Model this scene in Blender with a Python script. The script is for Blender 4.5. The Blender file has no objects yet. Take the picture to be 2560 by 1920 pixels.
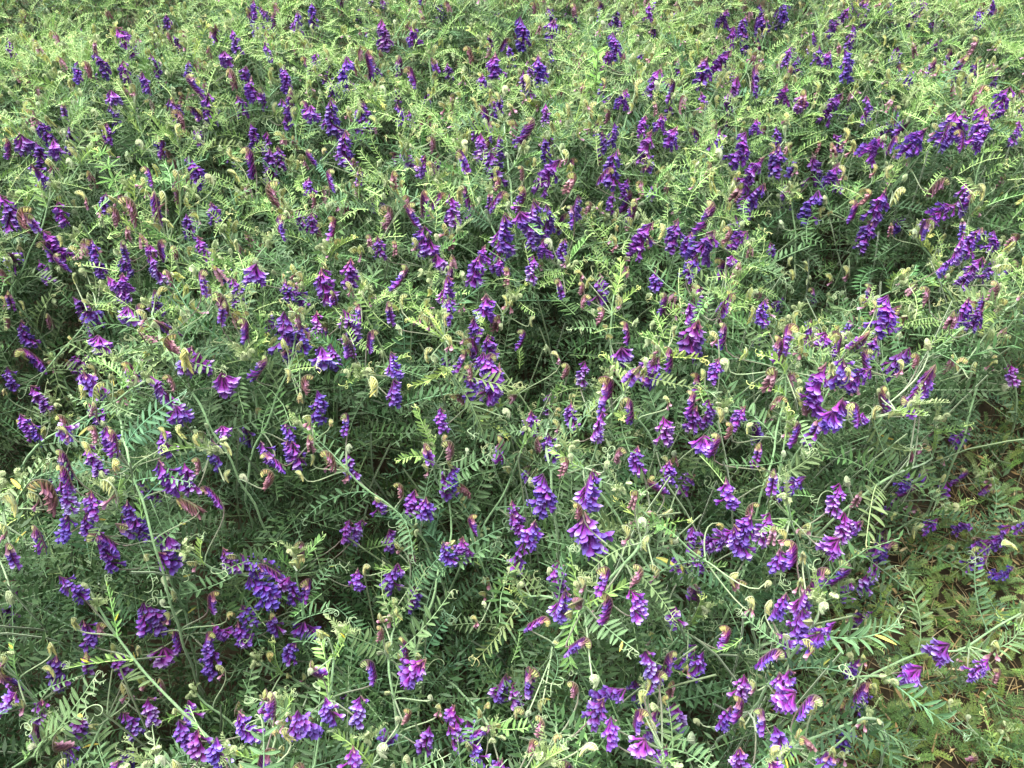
import bpy, math, random
import numpy as np
from mathutils import Vector, Matrix, noise

# ------------------------------------------------------------------ camera, sky, sun, exposure
sc = bpy.context.scene
RAD = math.radians
CAM_Z, PITCH, FPX, W_PX, H_PX = 1.34, 49.0, 2000.0, 2560, 1920
cam_d = bpy.data.cameras.new("camera")
cam_d.sensor_width = 34.56
cam_d.lens = 27.0
cam_d.clip_start = 0.02
cam_d.clip_end = 2000
cam = bpy.data.objects.new("camera", cam_d)
sc.collection.objects.link(cam)
cam.location = (0, 0, CAM_Z)
cam.rotation_euler = (RAD(90 - PITCH), 0, 0)
sc.camera = cam

SUN_EL, SUN_AZ = 66.0, 318.0        # elevation and compass angle (0 = +Y) of the veiled sun, ahead of the camera
wd = bpy.data.worlds.new("World")
sc.world = wd
wd.use_nodes = True
nt = wd.node_tree
bg = nt.nodes["Background"]
sky = nt.nodes.new("ShaderNodeTexSky")
sky.sky_type = 'NISHITA'
sky.sun_disc = False
sky.sun_elevation = RAD(SUN_EL)
sky.sun_rotation = RAD(SUN_AZ)
sky.air_density = 1.0
sky.dust_density = 4.0
hsv = nt.nodes.new("ShaderNodeHueSaturation")
hsv.inputs['Saturation'].default_value = 0.22      # overcast: nearly white
nt.links.new(sky.outputs[0], hsv.inputs['Color'])
nt.links.new(hsv.outputs[0], bg.inputs['Color'])
bg.inputs['Strength'].default_value = 0.06

sun_d = bpy.data.lights.new("sun", 'SUN')
sun_d.energy = 1.5
sun_d.angle = RAD(60)
sun_d.color = (1.0, 0.985, 0.955)
sun = bpy.data.objects.new("sun", sun_d)
sc.collection.objects.link(sun)
sun.location = (0, -3, 6)
_az = RAD(SUN_AZ)
_sd = Vector((math.sin(_az) * math.cos(RAD(SUN_EL)), math.cos(_az) * math.cos(RAD(SUN_EL)), math.sin(RAD(SUN_EL))))
sun.rotation_euler = (-_sd).to_track_quat('-Z', 'Y').to_euler()

sc.view_settings.view_transform = 'Standard'
sc.view_settings.look = 'None'
sc.view_settings.gamma = 1.0
sc.view_settings.use_curve_mapping = False
sc.view_settings.exposure = 2.5
cam_d.dof.use_dof = True            # a phone lens: a millimetre or two of aperture
cam_d.dof.focus_distance = 1.02
cam_d.dof.aperture_fstop = 13
sc.cycles.max_bounces = 4
sc.cycles.diffuse_bounces = 2
sc.cycles.glossy_bounces = 2
sc.cycles.transmission_bounces = 2
sc.cycles.use_denoising = True
sc.cycles.denoiser = 'OPENIMAGEDENOISE'
sc.cycles.denoising_input_passes = 'RGB_ALBEDO_NORMAL'
sc.cycles.denoising_prefilter = 'ACCURATE'

# ------------------------------------------------------------------ picture <-> place
rng = random.Random(11)
nrg = np.random.default_rng(5)
FWD = Vector((0, math.cos(RAD(PITCH)), -math.sin(RAD(PITCH))))
UPC = Vector((0, math.sin(RAD(PITCH)), math.cos(RAD(PITCH))))
RGT = Vector((1, 0, 0))
CAM = Vector((0, 0, CAM_Z))

def ray(px, py):
    return (FWD + RGT * ((px - W_PX / 2) / FPX) - UPC * ((py - H_PX / 2) / FPX)).normalized()

def project(p):
    d = Vector(p) - CAM
    z = d.dot(FWD)
    if z < 0.05:
        return -9999, -9999, z
    return W_PX / 2 + d.dot(RGT) / z * FPX, H_PX / 2 - d.dot(UPC) / z * FPX, z

def on_plane(px, py, z):
    d = ray(px, py)
    return CAM + d * ((z - CAM_Z) / d.z)

# height of the leaf canopy over the ground
H0 = 0.46
# dips of the canopy: pixel, radius (m), depth (m)
DIPS = [(1345, 935, .075, .30), (20, 1130, .11, .30), (70, 800, .09, .20), (2035, 610, .10, .24), (2000, 780, .055, .22),
        (2160, 600, .08, .18), (870, 1180, .09, .12), (1280, 1590, .075, .30), (1085, 1440, .06, .24), (470, 1650, .07, .20),
        (150, 1700, .06, .15), (640, 1560, .06, .14), (1880, 120, .10, .16), (110, 40, .10, .10), (1440, 100, .07, .14),
        (760, 470, .07, .16), (1150, 1190, .05, .14), (1690, 1310, .05, .16), (1260, 1260, .05, .14), (950, 1330, .07, .16),
        (2060, 380, .06, .14), (420, 905, .035, .16), (700, 1400, .06, .12), (1700, 1760, .06, .2), (1110, 1830, .08, .2),
        (1560, 560, .05, .12), (640, 330, .06, .12), (330, 1460, .06, .14), (1760, 1560, .05, .16)]
DIPW = []
for (px, py, r_, d_) in DIPS:
    q = on_plane(px, py, H0 - d_ * 0.35)
    DIPW.append((q.x, q.y, r_ * 1.3, d_))
# raised cushions of foliage
BUMPS = [(470, 790, .12, .05), (1560, 1400, .11, .07), (330, 1050, .10, .05), (1130, 820, .09, .04), (2440, 330, .16, .05),
         (80, 1300, .10, .05), (1450, 250, .18, .04), (200, 250, .22, .04), (1080, 1170, .05, .06), (2030, 1500, .06, .05)]
BUMPW = []
for (px, py, r_, d_) in BUMPS:
    q = on_plane(px, py, H0 + d_)
    BUMPW.append((q.x, q.y, r_ * 1.1, d_ * 1.5))
EDGE = [(-400, 2900), (860, 2620), (960, 2500), (1080, 2360), (1200, 2250), (1350, 2140), (1500, 2060), (1620, 1990), (1750, 1960), (1920, 1960), (2600, 2080)]

def bare(x, y):
    """0 in the stand, 1 in the trodden strawy patch"""
    px, py, z = project((x, y, 0.22))
    if z <= 0.05:
        return 0.0 if x < 0.5 else 1.0
    e = EDGE[0][1]
    for (a, b), (c, d) in zip(EDGE, EDGE[1:]):
        if a <= py <= c:
            e = b + (d - b) * (py - a) / (c - a)
    if py > EDGE[-1][0]:
        e = EDGE[-1][1]
    e += 60 * noise.noise(Vector((x * 9, y * 9, 3.1)))
    t = min(1, max(0, (px - e + 70) / 150))
    return t * t * (3 - 2 * t)

def canopy(x, y, nobare=False):
    h = H0 + 0.06 * noise.noise(Vector((x * 2.9, y * 2.9, 0))) + 0.065 * noise.noise(Vector((x * 6.5, y * 6.5, 5))) + 0.03 * noise.noise(Vector((x * 14, y * 14, 8)))
    for (a, b, r_, d_) in DIPW:
        q = ((x - a) ** 2 + (y - b) ** 2) / (r_ * r_)
        if q < 7:
            h -= d_ * math.exp(-q)
    for (a, b, r_, d_) in BUMPW:
        q = ((x - a) ** 2 + (y - b) ** 2) / (r_ * r_)
        if q < 7:
            h += d_ * math.exp(-q)
    if not nobare:
        b = bare(x, y)
        h = h * (1 - b) + 0.07 * b
    return max(h, 0.05)

def hit(px, py, lift=0.0, nobare=False):
    """where the sight line through a pixel meets the canopy"""
    d = ray(px, py)
    t0 = (CAM_Z - 0.75) / -d.z
    t1 = CAM_Z / -d.z
    n = 48
    for i in range(n + 1):
        t = t0 + (t1 - t0) * i / n
        p = CAM + d * t
        if p.z <= canopy(p.x, p.y, nobare) + lift:
            return p
    return CAM + d * t1

# ------------------------------------------------------------------ materials
def mat(name, rough=0.6, transl=0.0, sheen=0.0, spec=0.3, nscale=120.0, namt=0.18, bump=0.0):
    m = bpy.data.materials.new(name)
    m.use_nodes = True
    t = m.node_tree
    b = t.nodes["Principled BSDF"]
    at = t.nodes.new("ShaderNodeAttribute"); at.attribute_name = "Col"
    oi = t.nodes.new("ShaderNodeObjectInfo")
    mul = t.nodes.new("ShaderNodeMix"); mul.data_type = 'RGBA'; mul.blend_type = 'MULTIPLY'; mul.inputs[0].default_value = 1.0
    t.links.new(at.outputs['Color'], mul.inputs[6]); t.links.new(oi.outputs['Color'], mul.inputs[7])
    tc = t.nodes.new("ShaderNodeTexCoord")
    nz = t.nodes.new("ShaderNodeTexNoise"); nz.inputs['Scale'].default_value = nscale; nz.inputs['Detail'].default_value = 3
    t.links.new(tc.outputs['Object'], nz.inputs['Vector'])
    mr = t.nodes.new("ShaderNodeMapRange")
    mr.inputs[1].default_value = 0.3; mr.inputs[2].default_value = 0.7
    mr.inputs[3].default_value = 1 - namt; mr.inputs[4].default_value = 1 + namt
    t.links.new(nz.outputs[0], mr.inputs[0])
    vm = t.nodes.new("ShaderNodeVectorMath"); vm.operation = 'SCALE'
    t.links.new(mul.outputs[2], vm.inputs[0]); t.links.new(mr.outputs[0], vm.inputs['Scale'])
    t.links.new(vm.outputs[0], b.inputs['Base Color'])
    b.inputs['Roughness'].default_value = rough
    b.inputs['Specular IOR Level'].default_value = spec
    if sheen:
        b.inputs['Sheen Weight'].default_value = sheen
        b.inputs['Sheen Roughness'].default_value = 0.45
        b.inputs['Sheen Tint'].default_value = (0.9, 1.0, 0.85, 1)
    if bump:
        bp = t.nodes.new("ShaderNodeBump"); bp.inputs['Strength'].default_value = bump; bp.inputs['Distance'].default_value = 0.01
        t.links.new(nz.outputs[0], bp.inputs['Height']); t.links.new(bp.outputs[0], b.inputs['Normal'])
    if transl:
        tr = t.nodes.new("ShaderNodeBsdfTranslucent")
        t.links.new(vm.outputs[0], tr.inputs['Color'])
        mx = t.nodes.new("ShaderNodeMixShader"); mx.inputs[0].default_value = transl
        t.links.new(b.outputs[0], mx.inputs[1]); t.links.new(tr.outputs[0], mx.inputs[2])
        t.links.new(mx.outputs[0], t.nodes["Material Output"].inputs['Surface'])
    return m

M_LEAF = mat("leaf_green", rough=0.55, transl=0.14, sheen=0.10, spec=0.35, nscale=160, namt=0.16)
M_STEM = mat("downy_stem", rough=0.65, transl=0.0, sheen=0.5, spec=0.2, nscale=220, namt=0.2)
M_PETAL = mat("purple_petal", rough=0.55, transl=0.22, sheen=0.15, spec=0.25, nscale=300, namt=0.2)
M_STRAW = mat("dry_straw", rough=0.7, transl=0.1, spec=0.25, nscale=90, namt=0.25)
M_SOIL = mat("soil", rough=0.95, spec=0.1, nscale=34, namt=0.45, bump=0.6)

# ------------------------------------------------------------------ mesh kit (quads only, a colour per vertex)
class Geo:
    def __init__(self):
        self.v, self.q, self.c, self.n = [], [], [], 0
    def add(self, v, q, c, m=None):
        v = np.asarray(v, float).reshape(-1, 3); q = np.asarray(q, int).reshape(-1, 4)
        c = np.asarray(c, float)
        if c.ndim == 1:
            c = np.tile(c, (len(v), 1))
        if m is not None:
            a = np.array(m)
            v = v @ a[:3, :3].T + a[:3, 3]
        self.v.append(v); self.q.append(q + self.n); self.c.append(c); self.n += len(v)
    def addgeo(self, g, m=None):
        self.add(*g.arr(), m)
    def arr(self):
        if len(self.v) > 1:
            self.v = [np.concatenate(self.v)]; self.q = [np.concatenate(self.q)]; self.c = [np.concatenate(self.c)]
        return self.v[0], self.q[0], self.c[0]
    def mesh(self, name, material):
        v, q, c = self.arr()
        return np_mesh(name, v, q, c, material)

def np_mesh(name, v, q, c, material):
    me = bpy.data.meshes.new(name)
    me.vertices.add(len(v)); me.vertices.foreach_set('co', v.astype(np.float32).ravel())
    me.loops.add(q.size); me.loops.foreach_set('vertex_index', q.astype(np.int32).ravel())
    me.polygons.add(len(q))
    me.polygons.foreach_set('loop_start', np.arange(0, q.size, 4, dtype=np.int32))
    me.polygons.foreach_set('use_smooth', np.ones(len(q), dtype=bool))
    at = me.attributes.new("Col", 'FLOAT_COLOR', 'POINT')
    rgba = np.ones((len(v), 4), np.float32); rgba[:, :3] = c
    at.data.foreach_set('color', rgba.ravel())
    me.materials.append(material)
    me.update(calc_edges=True)
    return me

def grid_quads(nu, nv, wrap=False):
    q = []
    for i in range(nu - 1):
        for j in range(nv if wrap else nv - 1):
            k = (j + 1) % nv
            q.append((i * nv + j, i * nv + k, (i + 1) * nv + k, (i + 1) * nv + j))
    return np.array(q)

def tube(pts, radii, sides=5, cols=(1, 1, 1), flat=1.0):
    pts = np.array([tuple(p) for p in pts], float)
    n = len(pts)
    radii = np.full(n, radii) if np.isscalar(radii) else np.asarray(radii, float)
    tan = np.gradient(pts, axis=0)
    tan /= np.linalg.norm(tan, axis=1)[:, None] + 1e-12
    a = np.array([0, 0, 1.0]) if abs(tan[0][2]) < 0.9 else np.array([1.0, 0, 0])
    v = np.zeros((n, sides, 3))
    ang = np.arange(sides) * 2 * math.pi / sides
    for i in range(n):
        t = tan[i]
        a = a - t * (a @ t)
        a /= np.linalg.norm(a) + 1e-12
        b = np.cross(t, a)
        v[i] = pts[i] + radii[i] * (np.cos(ang)[:, None] * a * flat + np.sin(ang)[:, None] * b)
    cols = np.asarray(cols, float)
    c = np.tile(cols, (n * sides, 1)) if cols.ndim == 1 else np.repeat(cols, sides, axis=0)
    return v.reshape(-1, 3), grid_quads(n, sides, True), c

def bezier(p0, p1, p2, p3, n):
    out = []
    for i in range(n):
        t = i / (n - 1); s = 1 - t
        out.append(p0 * (s ** 3) + p1 * (3 * s * s * t) + p2 * (3 * s * t * t) + p3 * (t ** 3))
    return out

def frame(o, y, zhint):
    """matrix with local +Y along y and +Z near zhint"""
    y = Vector(y).normalized()
    x = y.cross(Vector(zhint))
    if x.length < 1e-4:
        x = y.cross(Vector((0.3, 0.8, 0.5)))
    x.normalize()
    z = x.cross(y)
    m = Matrix((x, y, z)).transposed().to_4x4()
    m.translation = o
    return m

def mix(a, b, t):
    return tuple(a[i] + (b[i] - a[i]) * t for i in range(3))

# ------------------------------------------------------------------ leaflets, tendrils, leaves
G_LEAF = (0.064, 0.144, 0.043)
G_RIM = (0.27, 0.40, 0.21)
G_RIB = (0.19, 0.31, 0.14)
G_STEM = (0.22, 0.37, 0.17)
G_TEND = (0.32, 0.43, 0.22)

def leaflet_geo(r, low=False):
    wid = r.uniform(0.0019, 0.0027); L = 0.020
    droop = r.uniform(-0.002, 0.005); fold = r.uniform(0.12, 0.5); tw = r.uniform(-0.25, 0.25)
    S = [0, .07, .22, .42, .62, .8, .93, 1.0] if not low else [0, .45, 1.0]
    U = [-1, -.80, 0, .80, 1] if not low else [-1, 1]
    v, c = [], []
    for s in S:
        w = wid * (math.sin(math.pi * min(1, s * 0.93 + 0.035)) ** 0.72) if not low else wid * (0.22, 1.0, 0.12)[S.index(s)]
        w = max(w, 0.00025)
        if s == 1.0:
            w = 0.0001
        for u in U:
            x = w * u
            z = abs(u) * w * fold - droop * s * s
            a = tw * s
            v.append((x * math.cos(a) - z * math.sin(a) * 0, L * s, z + x * math.sin(a)))
            if low:
                c.append(G_LEAF)
            elif abs(u) == 1 or s == 1.0:
                c.append(G_RIM)
            elif u == 0:
                c.append(mix(G_LEAF, G_RIB, 0.75))
            else:
                c.append(G_LEAF)
    g = Geo(); g.add(v, grid_quads(len(S), len(U)), c)
    return g

LEAFLETS = [leaflet_geo(random.Random(100 + i)) for i in range(6)]
LEAFLETS_LOW = [leaflet_geo(random.Random(200 + i), True) for i in range(3)]
def kite_geo(r):
    w = r.uniform(.0021, .0028); g = Geo()
    g.add([(0, 0, 0), (w, .0095, .0004), (0, .020, -.001), (-w, .0095, .0004)], [(0, 1, 2, 3)], G_LEAF)
    return g
KITES = [kite_geo(random.Random(230 + i)) for i in range(3)]
LEAFLET_ME = [g.mesh("leaflet", M_LEAF) for g in LEAFLETS]

def curl(p, d, n_hint, L, r, turns, n=16, late=2.2):
    """a tendril: runs on, then winds up"""
    p = Vector(p); d = Vector(d).normalized(); ax = d.cross(Vector(n_hint)).normalized()
    ax = (ax + 0.35 * d).normalized()
    pts = [p.copy()]
    tot = turns * 2 * math.pi
    prev = 0
    for i in range(1, n):
        s = i / (n - 1)
        a = tot * s ** late
        d = Matrix.Rotation(a - prev, 3, ax) @ d
        prev = a
        p = p + d * (L / (n - 1))
        pts.append(p.copy())
    return pts

def tendril_geo(end, d, r, size=1.0, low=False):
    g = Geo()
    sides, n = (4, 16) if not low else (3, 6)
    up = Vector((0, 0, 1))
    L = r.uniform(0.022, 0.040) * size
    main = curl(end, d, Vector((r.uniform(-1, 1), r.uniform(-.3, .3), r.uniform(.2, 1))), L, r, r.uniform(0.35, 1.3) * r.choice((1, -1)), n)
    g.add(*tube(main, np.linspace(0.00068, 0.00040, n), sides, G_TEND))
    for k in range(r.choice((2, 3, 3, 4))):
        j = r.randrange(0, max(1, n // 3))
        dd = (Vector(d) + RGT * r.uniform(-1.2, 1.2) + up * r.uniform(-.2, .9)).normalized()
        b = curl(main[j], dd, Vector((r.uniform(-1, 1), r.uniform(-1, 1), r.uniform(-1, 1))), L * r.uniform(.55, .95), r, r.uniform(0.4, 1.5) * r.choice((1, -1)), n)
        g.add(*tube(b, np.linspace(0.00058, 0.00036, n), sides, G_TEND))
    return g

class LeafDef:
    """a pinnate leaf along +Y, upper face +Z, with its tendrils"""
    def __init__(self, seed, L, pairs, arch, fold, ang, size, young=False):
        r = random.Random(seed)
        self.L = L
        n = 14
        side = r.uniform(-.42, .42)
        P = []
        p = Vector((0, 0, 0)); el = arch * 0.55
        for i in range(n):
            P.append(p.copy())
            s = i / (n - 1)
            e = el - arch * 1.1 * s
            p = p + Vector((math.sin(side * s * 2) * math.cos(e), math.cos(e) * math.cos(side * s * 2), math.sin(e))) * (L / (n - 1))
        self.rach = P
        self.chord = (P[-1] - P[0]).length
        self.leaflets = []
        for k in range(pairs):
            s0 = 0.08 + 0.84 * k / (pairs - 1)
            for sd in (-1, 1):
                s = min(0.97, s0 + sd * 0.012 + r.uniform(-.012, .012))
                f = s * (n - 1); i = int(f); q = P[i].lerp(P[min(n - 1, i + 1)], f - i)
                t = (P[min(n - 1, i + 1)] - P[i]).normalized()
                nrm = Vector((0, 0, 1)); nrm = (nrm - t * nrm.dot(t)).normalized()
                x = t.cross(nrm)
                if r.random() < .045: continue
                a = RAD(ang + r.uniform(-15, 15) - 14 * (s - .4)); fo = RAD(fold + r.uniform(-20, 20))
                d = t * math.cos(a) + (x * sd * math.cos(fo) + nrm * math.sin(fo)) * math.sin(a)
                zh = nrm * math.cos(fo) - x * sd * math.sin(fo) + t * r.uniform(-.25, .35) + x * r.uniform(-.2, .2)
                sz = size * (0.78 + 0.35 * math.sin(math.pi * (0.12 + 0.74 * s))) * (1.0 - 0.30 * max(0, s - .6) / .4) * r.uniform(.82, 1.14)
                m = frame(q, d, zh) @ Matrix.Diagonal((sz * r.uniform(.9, 1.1), sz, sz, 1))
                self.leaflets.append((r.randrange(6), m))
        g = Geo()
        g.add(*tube(P, np.linspace(0.00095, 0.00055, n), 5, G_STEM))
        # a little pair of stipules at the foot
        for sd in (-1, 1):
            m = frame(Vector((0, 0.001, 0)), Vector((sd * .7, .6, .3)), Vector((0, 0, 1))) @ Matrix.Diagonal((.6, .34, .4, 1))
            g.addgeo(LEAFLETS[0], m)
        self.rach_geo = g
        self.tend = tendril_geo(P[-1], P[-1] - P[-2], r, 0.55 if young else 1.0)
        self.rach_me = g.mesh("leaf", M_LEAF)
        self.tend_me = self.tend.mesh("tendril", M_STEM)
        j = Geo(); j.addgeo(g); j.addgeo(self.tend)
        for k, m in self.leaflets:
            j.addgeo(LEAFLETS[k], m)
        self.full_geo = j
        self.full_me = j.mesh("leaf", M_LEAF)
        lo = Geo()
        lo.add(*tube(P[::4], 0.0008, 3, G_STEM))
        for k, m in self.leaflets:
            lo.addgeo(LEAFLETS_LOW[k % 3], m)
        if seed % 4 == 0 and not young:
            lo.addgeo(tendril_geo(P[-1], P[-1] - P[-2], random.Random(seed), 1.0, True))
        self.low = lo
        ki = Geo()
        w_ = Vector((.0009, 0, 0))
        ki.add([P[0] - w_, P[0] + w_, P[-1] + w_ * .5, P[-1] - w_ * .5], [(0, 1, 2, 3)], G_STEM)
        for k, m in self.leaflets:
            ki.addgeo(KITES[k % 3], m)
        self.kite = ki

LEAVES = []
_lr = random.Random(3)
for i in range(12):
    LEAVES.append(LeafDef(300 + i, _lr.uniform(.085, .125), _lr.randint(8, 11), _lr.uniform(-.2, 1.1), _lr.uniform(0, 48), _lr.uniform(60, 76), _lr.uniform(.75, 1.0)))
YOUNG = []
for i in range(6):
    YOUNG.append(LeafDef(400 + i, _lr.uniform(.05, .08), _lr.randint(9, 11), _lr.uniform(-.5, .9), _lr.uniform(35, 62), _lr.uniform(36, 55), _lr.uniform(.55, .75), True))

# ------------------------------------------------------------------ florets and flower clusters
FC = {  # calyx, tube, banner limb, wing
    'violet': ((.065, .022, .055), (.145, .016, .230), (.230, .150, .570), (.100, .034, .310)),
    'magenta': ((.095, .028, .065), (.245, .022, .285), (.300, .150, .570), (.200, .036, .350)),
    'lilac': ((.090, .028, .070), (.270, .032, .325), (.520, .400, .800), (.190, .062, .420)),
    'half': ((.220, .160, .090), (.330, .140, .180), (.560, .340, .430), (.340, .140, .300)),
    'wither': ((.190, .135, .085), (.230, .085, .125), (.380, .210, .250), (.240, .105, .160)),
}
BUDC = {'bud': ((.36, .40, .16), (.70, .69, .24)), 'greenbud': ((.34, .43, .19), (.58, .66, .28)),
        'fuzz': ((.46, .56, .33), (.58, .66, .40)), 'tan': ((.42, .31, .17), (.60, .46, .22))}

def floret_geo(kind, r):
    """a vetch flower: base at the origin, along +Y, banner side +Z"""
    g = Geo()
    if kind in FC:
        cal, tub, lob, wing = FC[kind]
        wl = 1.0 if kind != 'wither' else 0.6
        ys = [0, .0015, .004, .007, .010, .0132, .0152]
        rs = [.0006, .0013, .00145, .00125, .0014, .00145, .0009]
        bend = r.uniform(-.0012, .0018)
        pts = [Vector((0, y, bend * (y / .0152) ** 2)) for y in ys]
        cc = [mix(cal, (.16, .2, .08), .35), cal, mix(cal, tub, .55), tub, tub, mix(tub, wing, .5), wing]
        g.add(*tube(pts, rs, 6, cc, 0.8))
        # calyx teeth
        for k in range(3):
            a = k * 2.1 + .4
            b = Vector((math.cos(a) * .0012, .0035, math.sin(a) * .0012))
            g.add(*tube([b, b + Vector((math.cos(a) * .0008, .004, math.sin(a) * .0008))], [.00035, .00008], 3, cal))
        # banner: a rounded limb folded back at the mouth
        nu, nv = 6, 5
        v, c = [], []
        lift = r.uniform(.35, 1.1); ln = r.uniform(.0068, .0082)
        for i in range(nu):
            s = i / (nu - 1)
            w = (.0012 + .0017 * wl * math.sin(math.pi * min(1, .12 + .80 * s)) ** .8) * (1 if i < nu - 1 else .52)
            y = .0098 + ln * s * (1 - .22 * lift * s)
            z = .0013 + ln * .50 * lift * s ** 2.2
            for j in range(nv):
                u = -1 + 2 * j / (nv - 1)
                v.append((u * w, y - .0006 * u * u * s, z + bend - .0011 * u * u * (1 - .55 * s)))
                k = min(1, max(0, (s - .25) / .45))
                c.append(mix(mix(tub, wing, .3), lob, k * (1 - .12 * abs(u))))
        g.add(v, grid_quads(nu, nv), c)
        # two wings
        for sd in (-1, 1):
            v, c = [], []
            for i in range(4):
                s = i / 3
                h = (.0007 + .0011 * math.sin(math.pi * (.1 + .75 * s))) * wl
                for j in range(3):
                    u = j - 1
                    v.append((sd * (.0009 + .0011 * s * s), .0108 + .0060 * s, bend - .0006 - .0012 * s * s + u * h))
                    c.append(mix(wing, lob, .45 * s))
            g.add(v, grid_quads(4, 3), c)
    else:
        a, b = BUDC[kind]
        L = {'bud': .0095, 'greenbud': .0078, 'fuzz': .0055, 'tan': .0088}[kind]
        rr = {'bud': .00118, 'greenbud': .00108, 'fuzz': .00125, 'tan': .0014}[kind]
        n = 6
        pts = [Vector((0, L * i / (n - 1), -.0016 * (i / (n - 1)) ** 2)) for i in range(n)]
        rs = [rr * x for x in (.45, .95, 1.0, .9, .7, .15)]
        g.add(*tube(pts, rs, 5, [mix(a, b, x) for x in (0, .35, .9, 1, 1, 1)], .8))
        for k in range(4):
            an = k * 1.57 + .5
            p0 = Vector((math.cos(an) * rr * .8, L * .3, math.sin(an) * rr * .8))
            p1 = p0 + Vector((math.cos(an) * rr * .8, L * .62, math.sin(an) * rr * .8))
            g.add(*tube([p0, p0.lerp(p1, .5), p1], [.00032, .0002, .00006], 3, mix(a, (.6, .65, .45), .4)))
    return g

FLORETS, FLORET_ME = {}, {}
for k in list(FC) + list(BUDC):
    FLORETS[k] = [floret_geo(k, random.Random(i * 17 + 5)) for i in range(4)]
    FLORET_ME[k] = [g.mesh("floret" if k in FC else "bud", M_PETAL) for g in FLORETS[k]]

def floret_low(kind):
    g = Geo()
    if kind in FC:
        cal, tub, lob, wing = FC[kind]
        g.add([(0, 0, 0), (.0016, .008, 0), (0, .0135, 0), (-.0016, .008, 0)], [(0, 1, 2, 3)], [cal, tub, wing, tub])
        g.add([(-.0014, .0095, .001), (.0014, .0095, .001), (.0024, .0155, .003), (-.0024, .0155, .003)], [(0, 1, 2, 3)], [wing, wing, lob, lob])
    else:
        a, b = BUDC[kind]
        g.add([(0, 0, 0), (.0016, .0045, 0), (0, .0095, -.001), (-.0016, .0045, 0)], [(0, 1, 2, 3)], [a, mix(a, b, .6), b, mix(a, b, .6)])
        g.add([(0, 0, 0), (0, .0045, .0014), (0, .0095, -.001), (0, .0045, -.0014)], [(0, 1, 2, 3)], [a, mix(a, b, .6), b, mix(a, b, .6)])
    return g
FLORETS_LOW = {k: floret_low(k) for k in list(FC) + list(BUDC)}
AX_G, AX_P = (.24, .30, .15), (.15, .085, .09)

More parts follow.
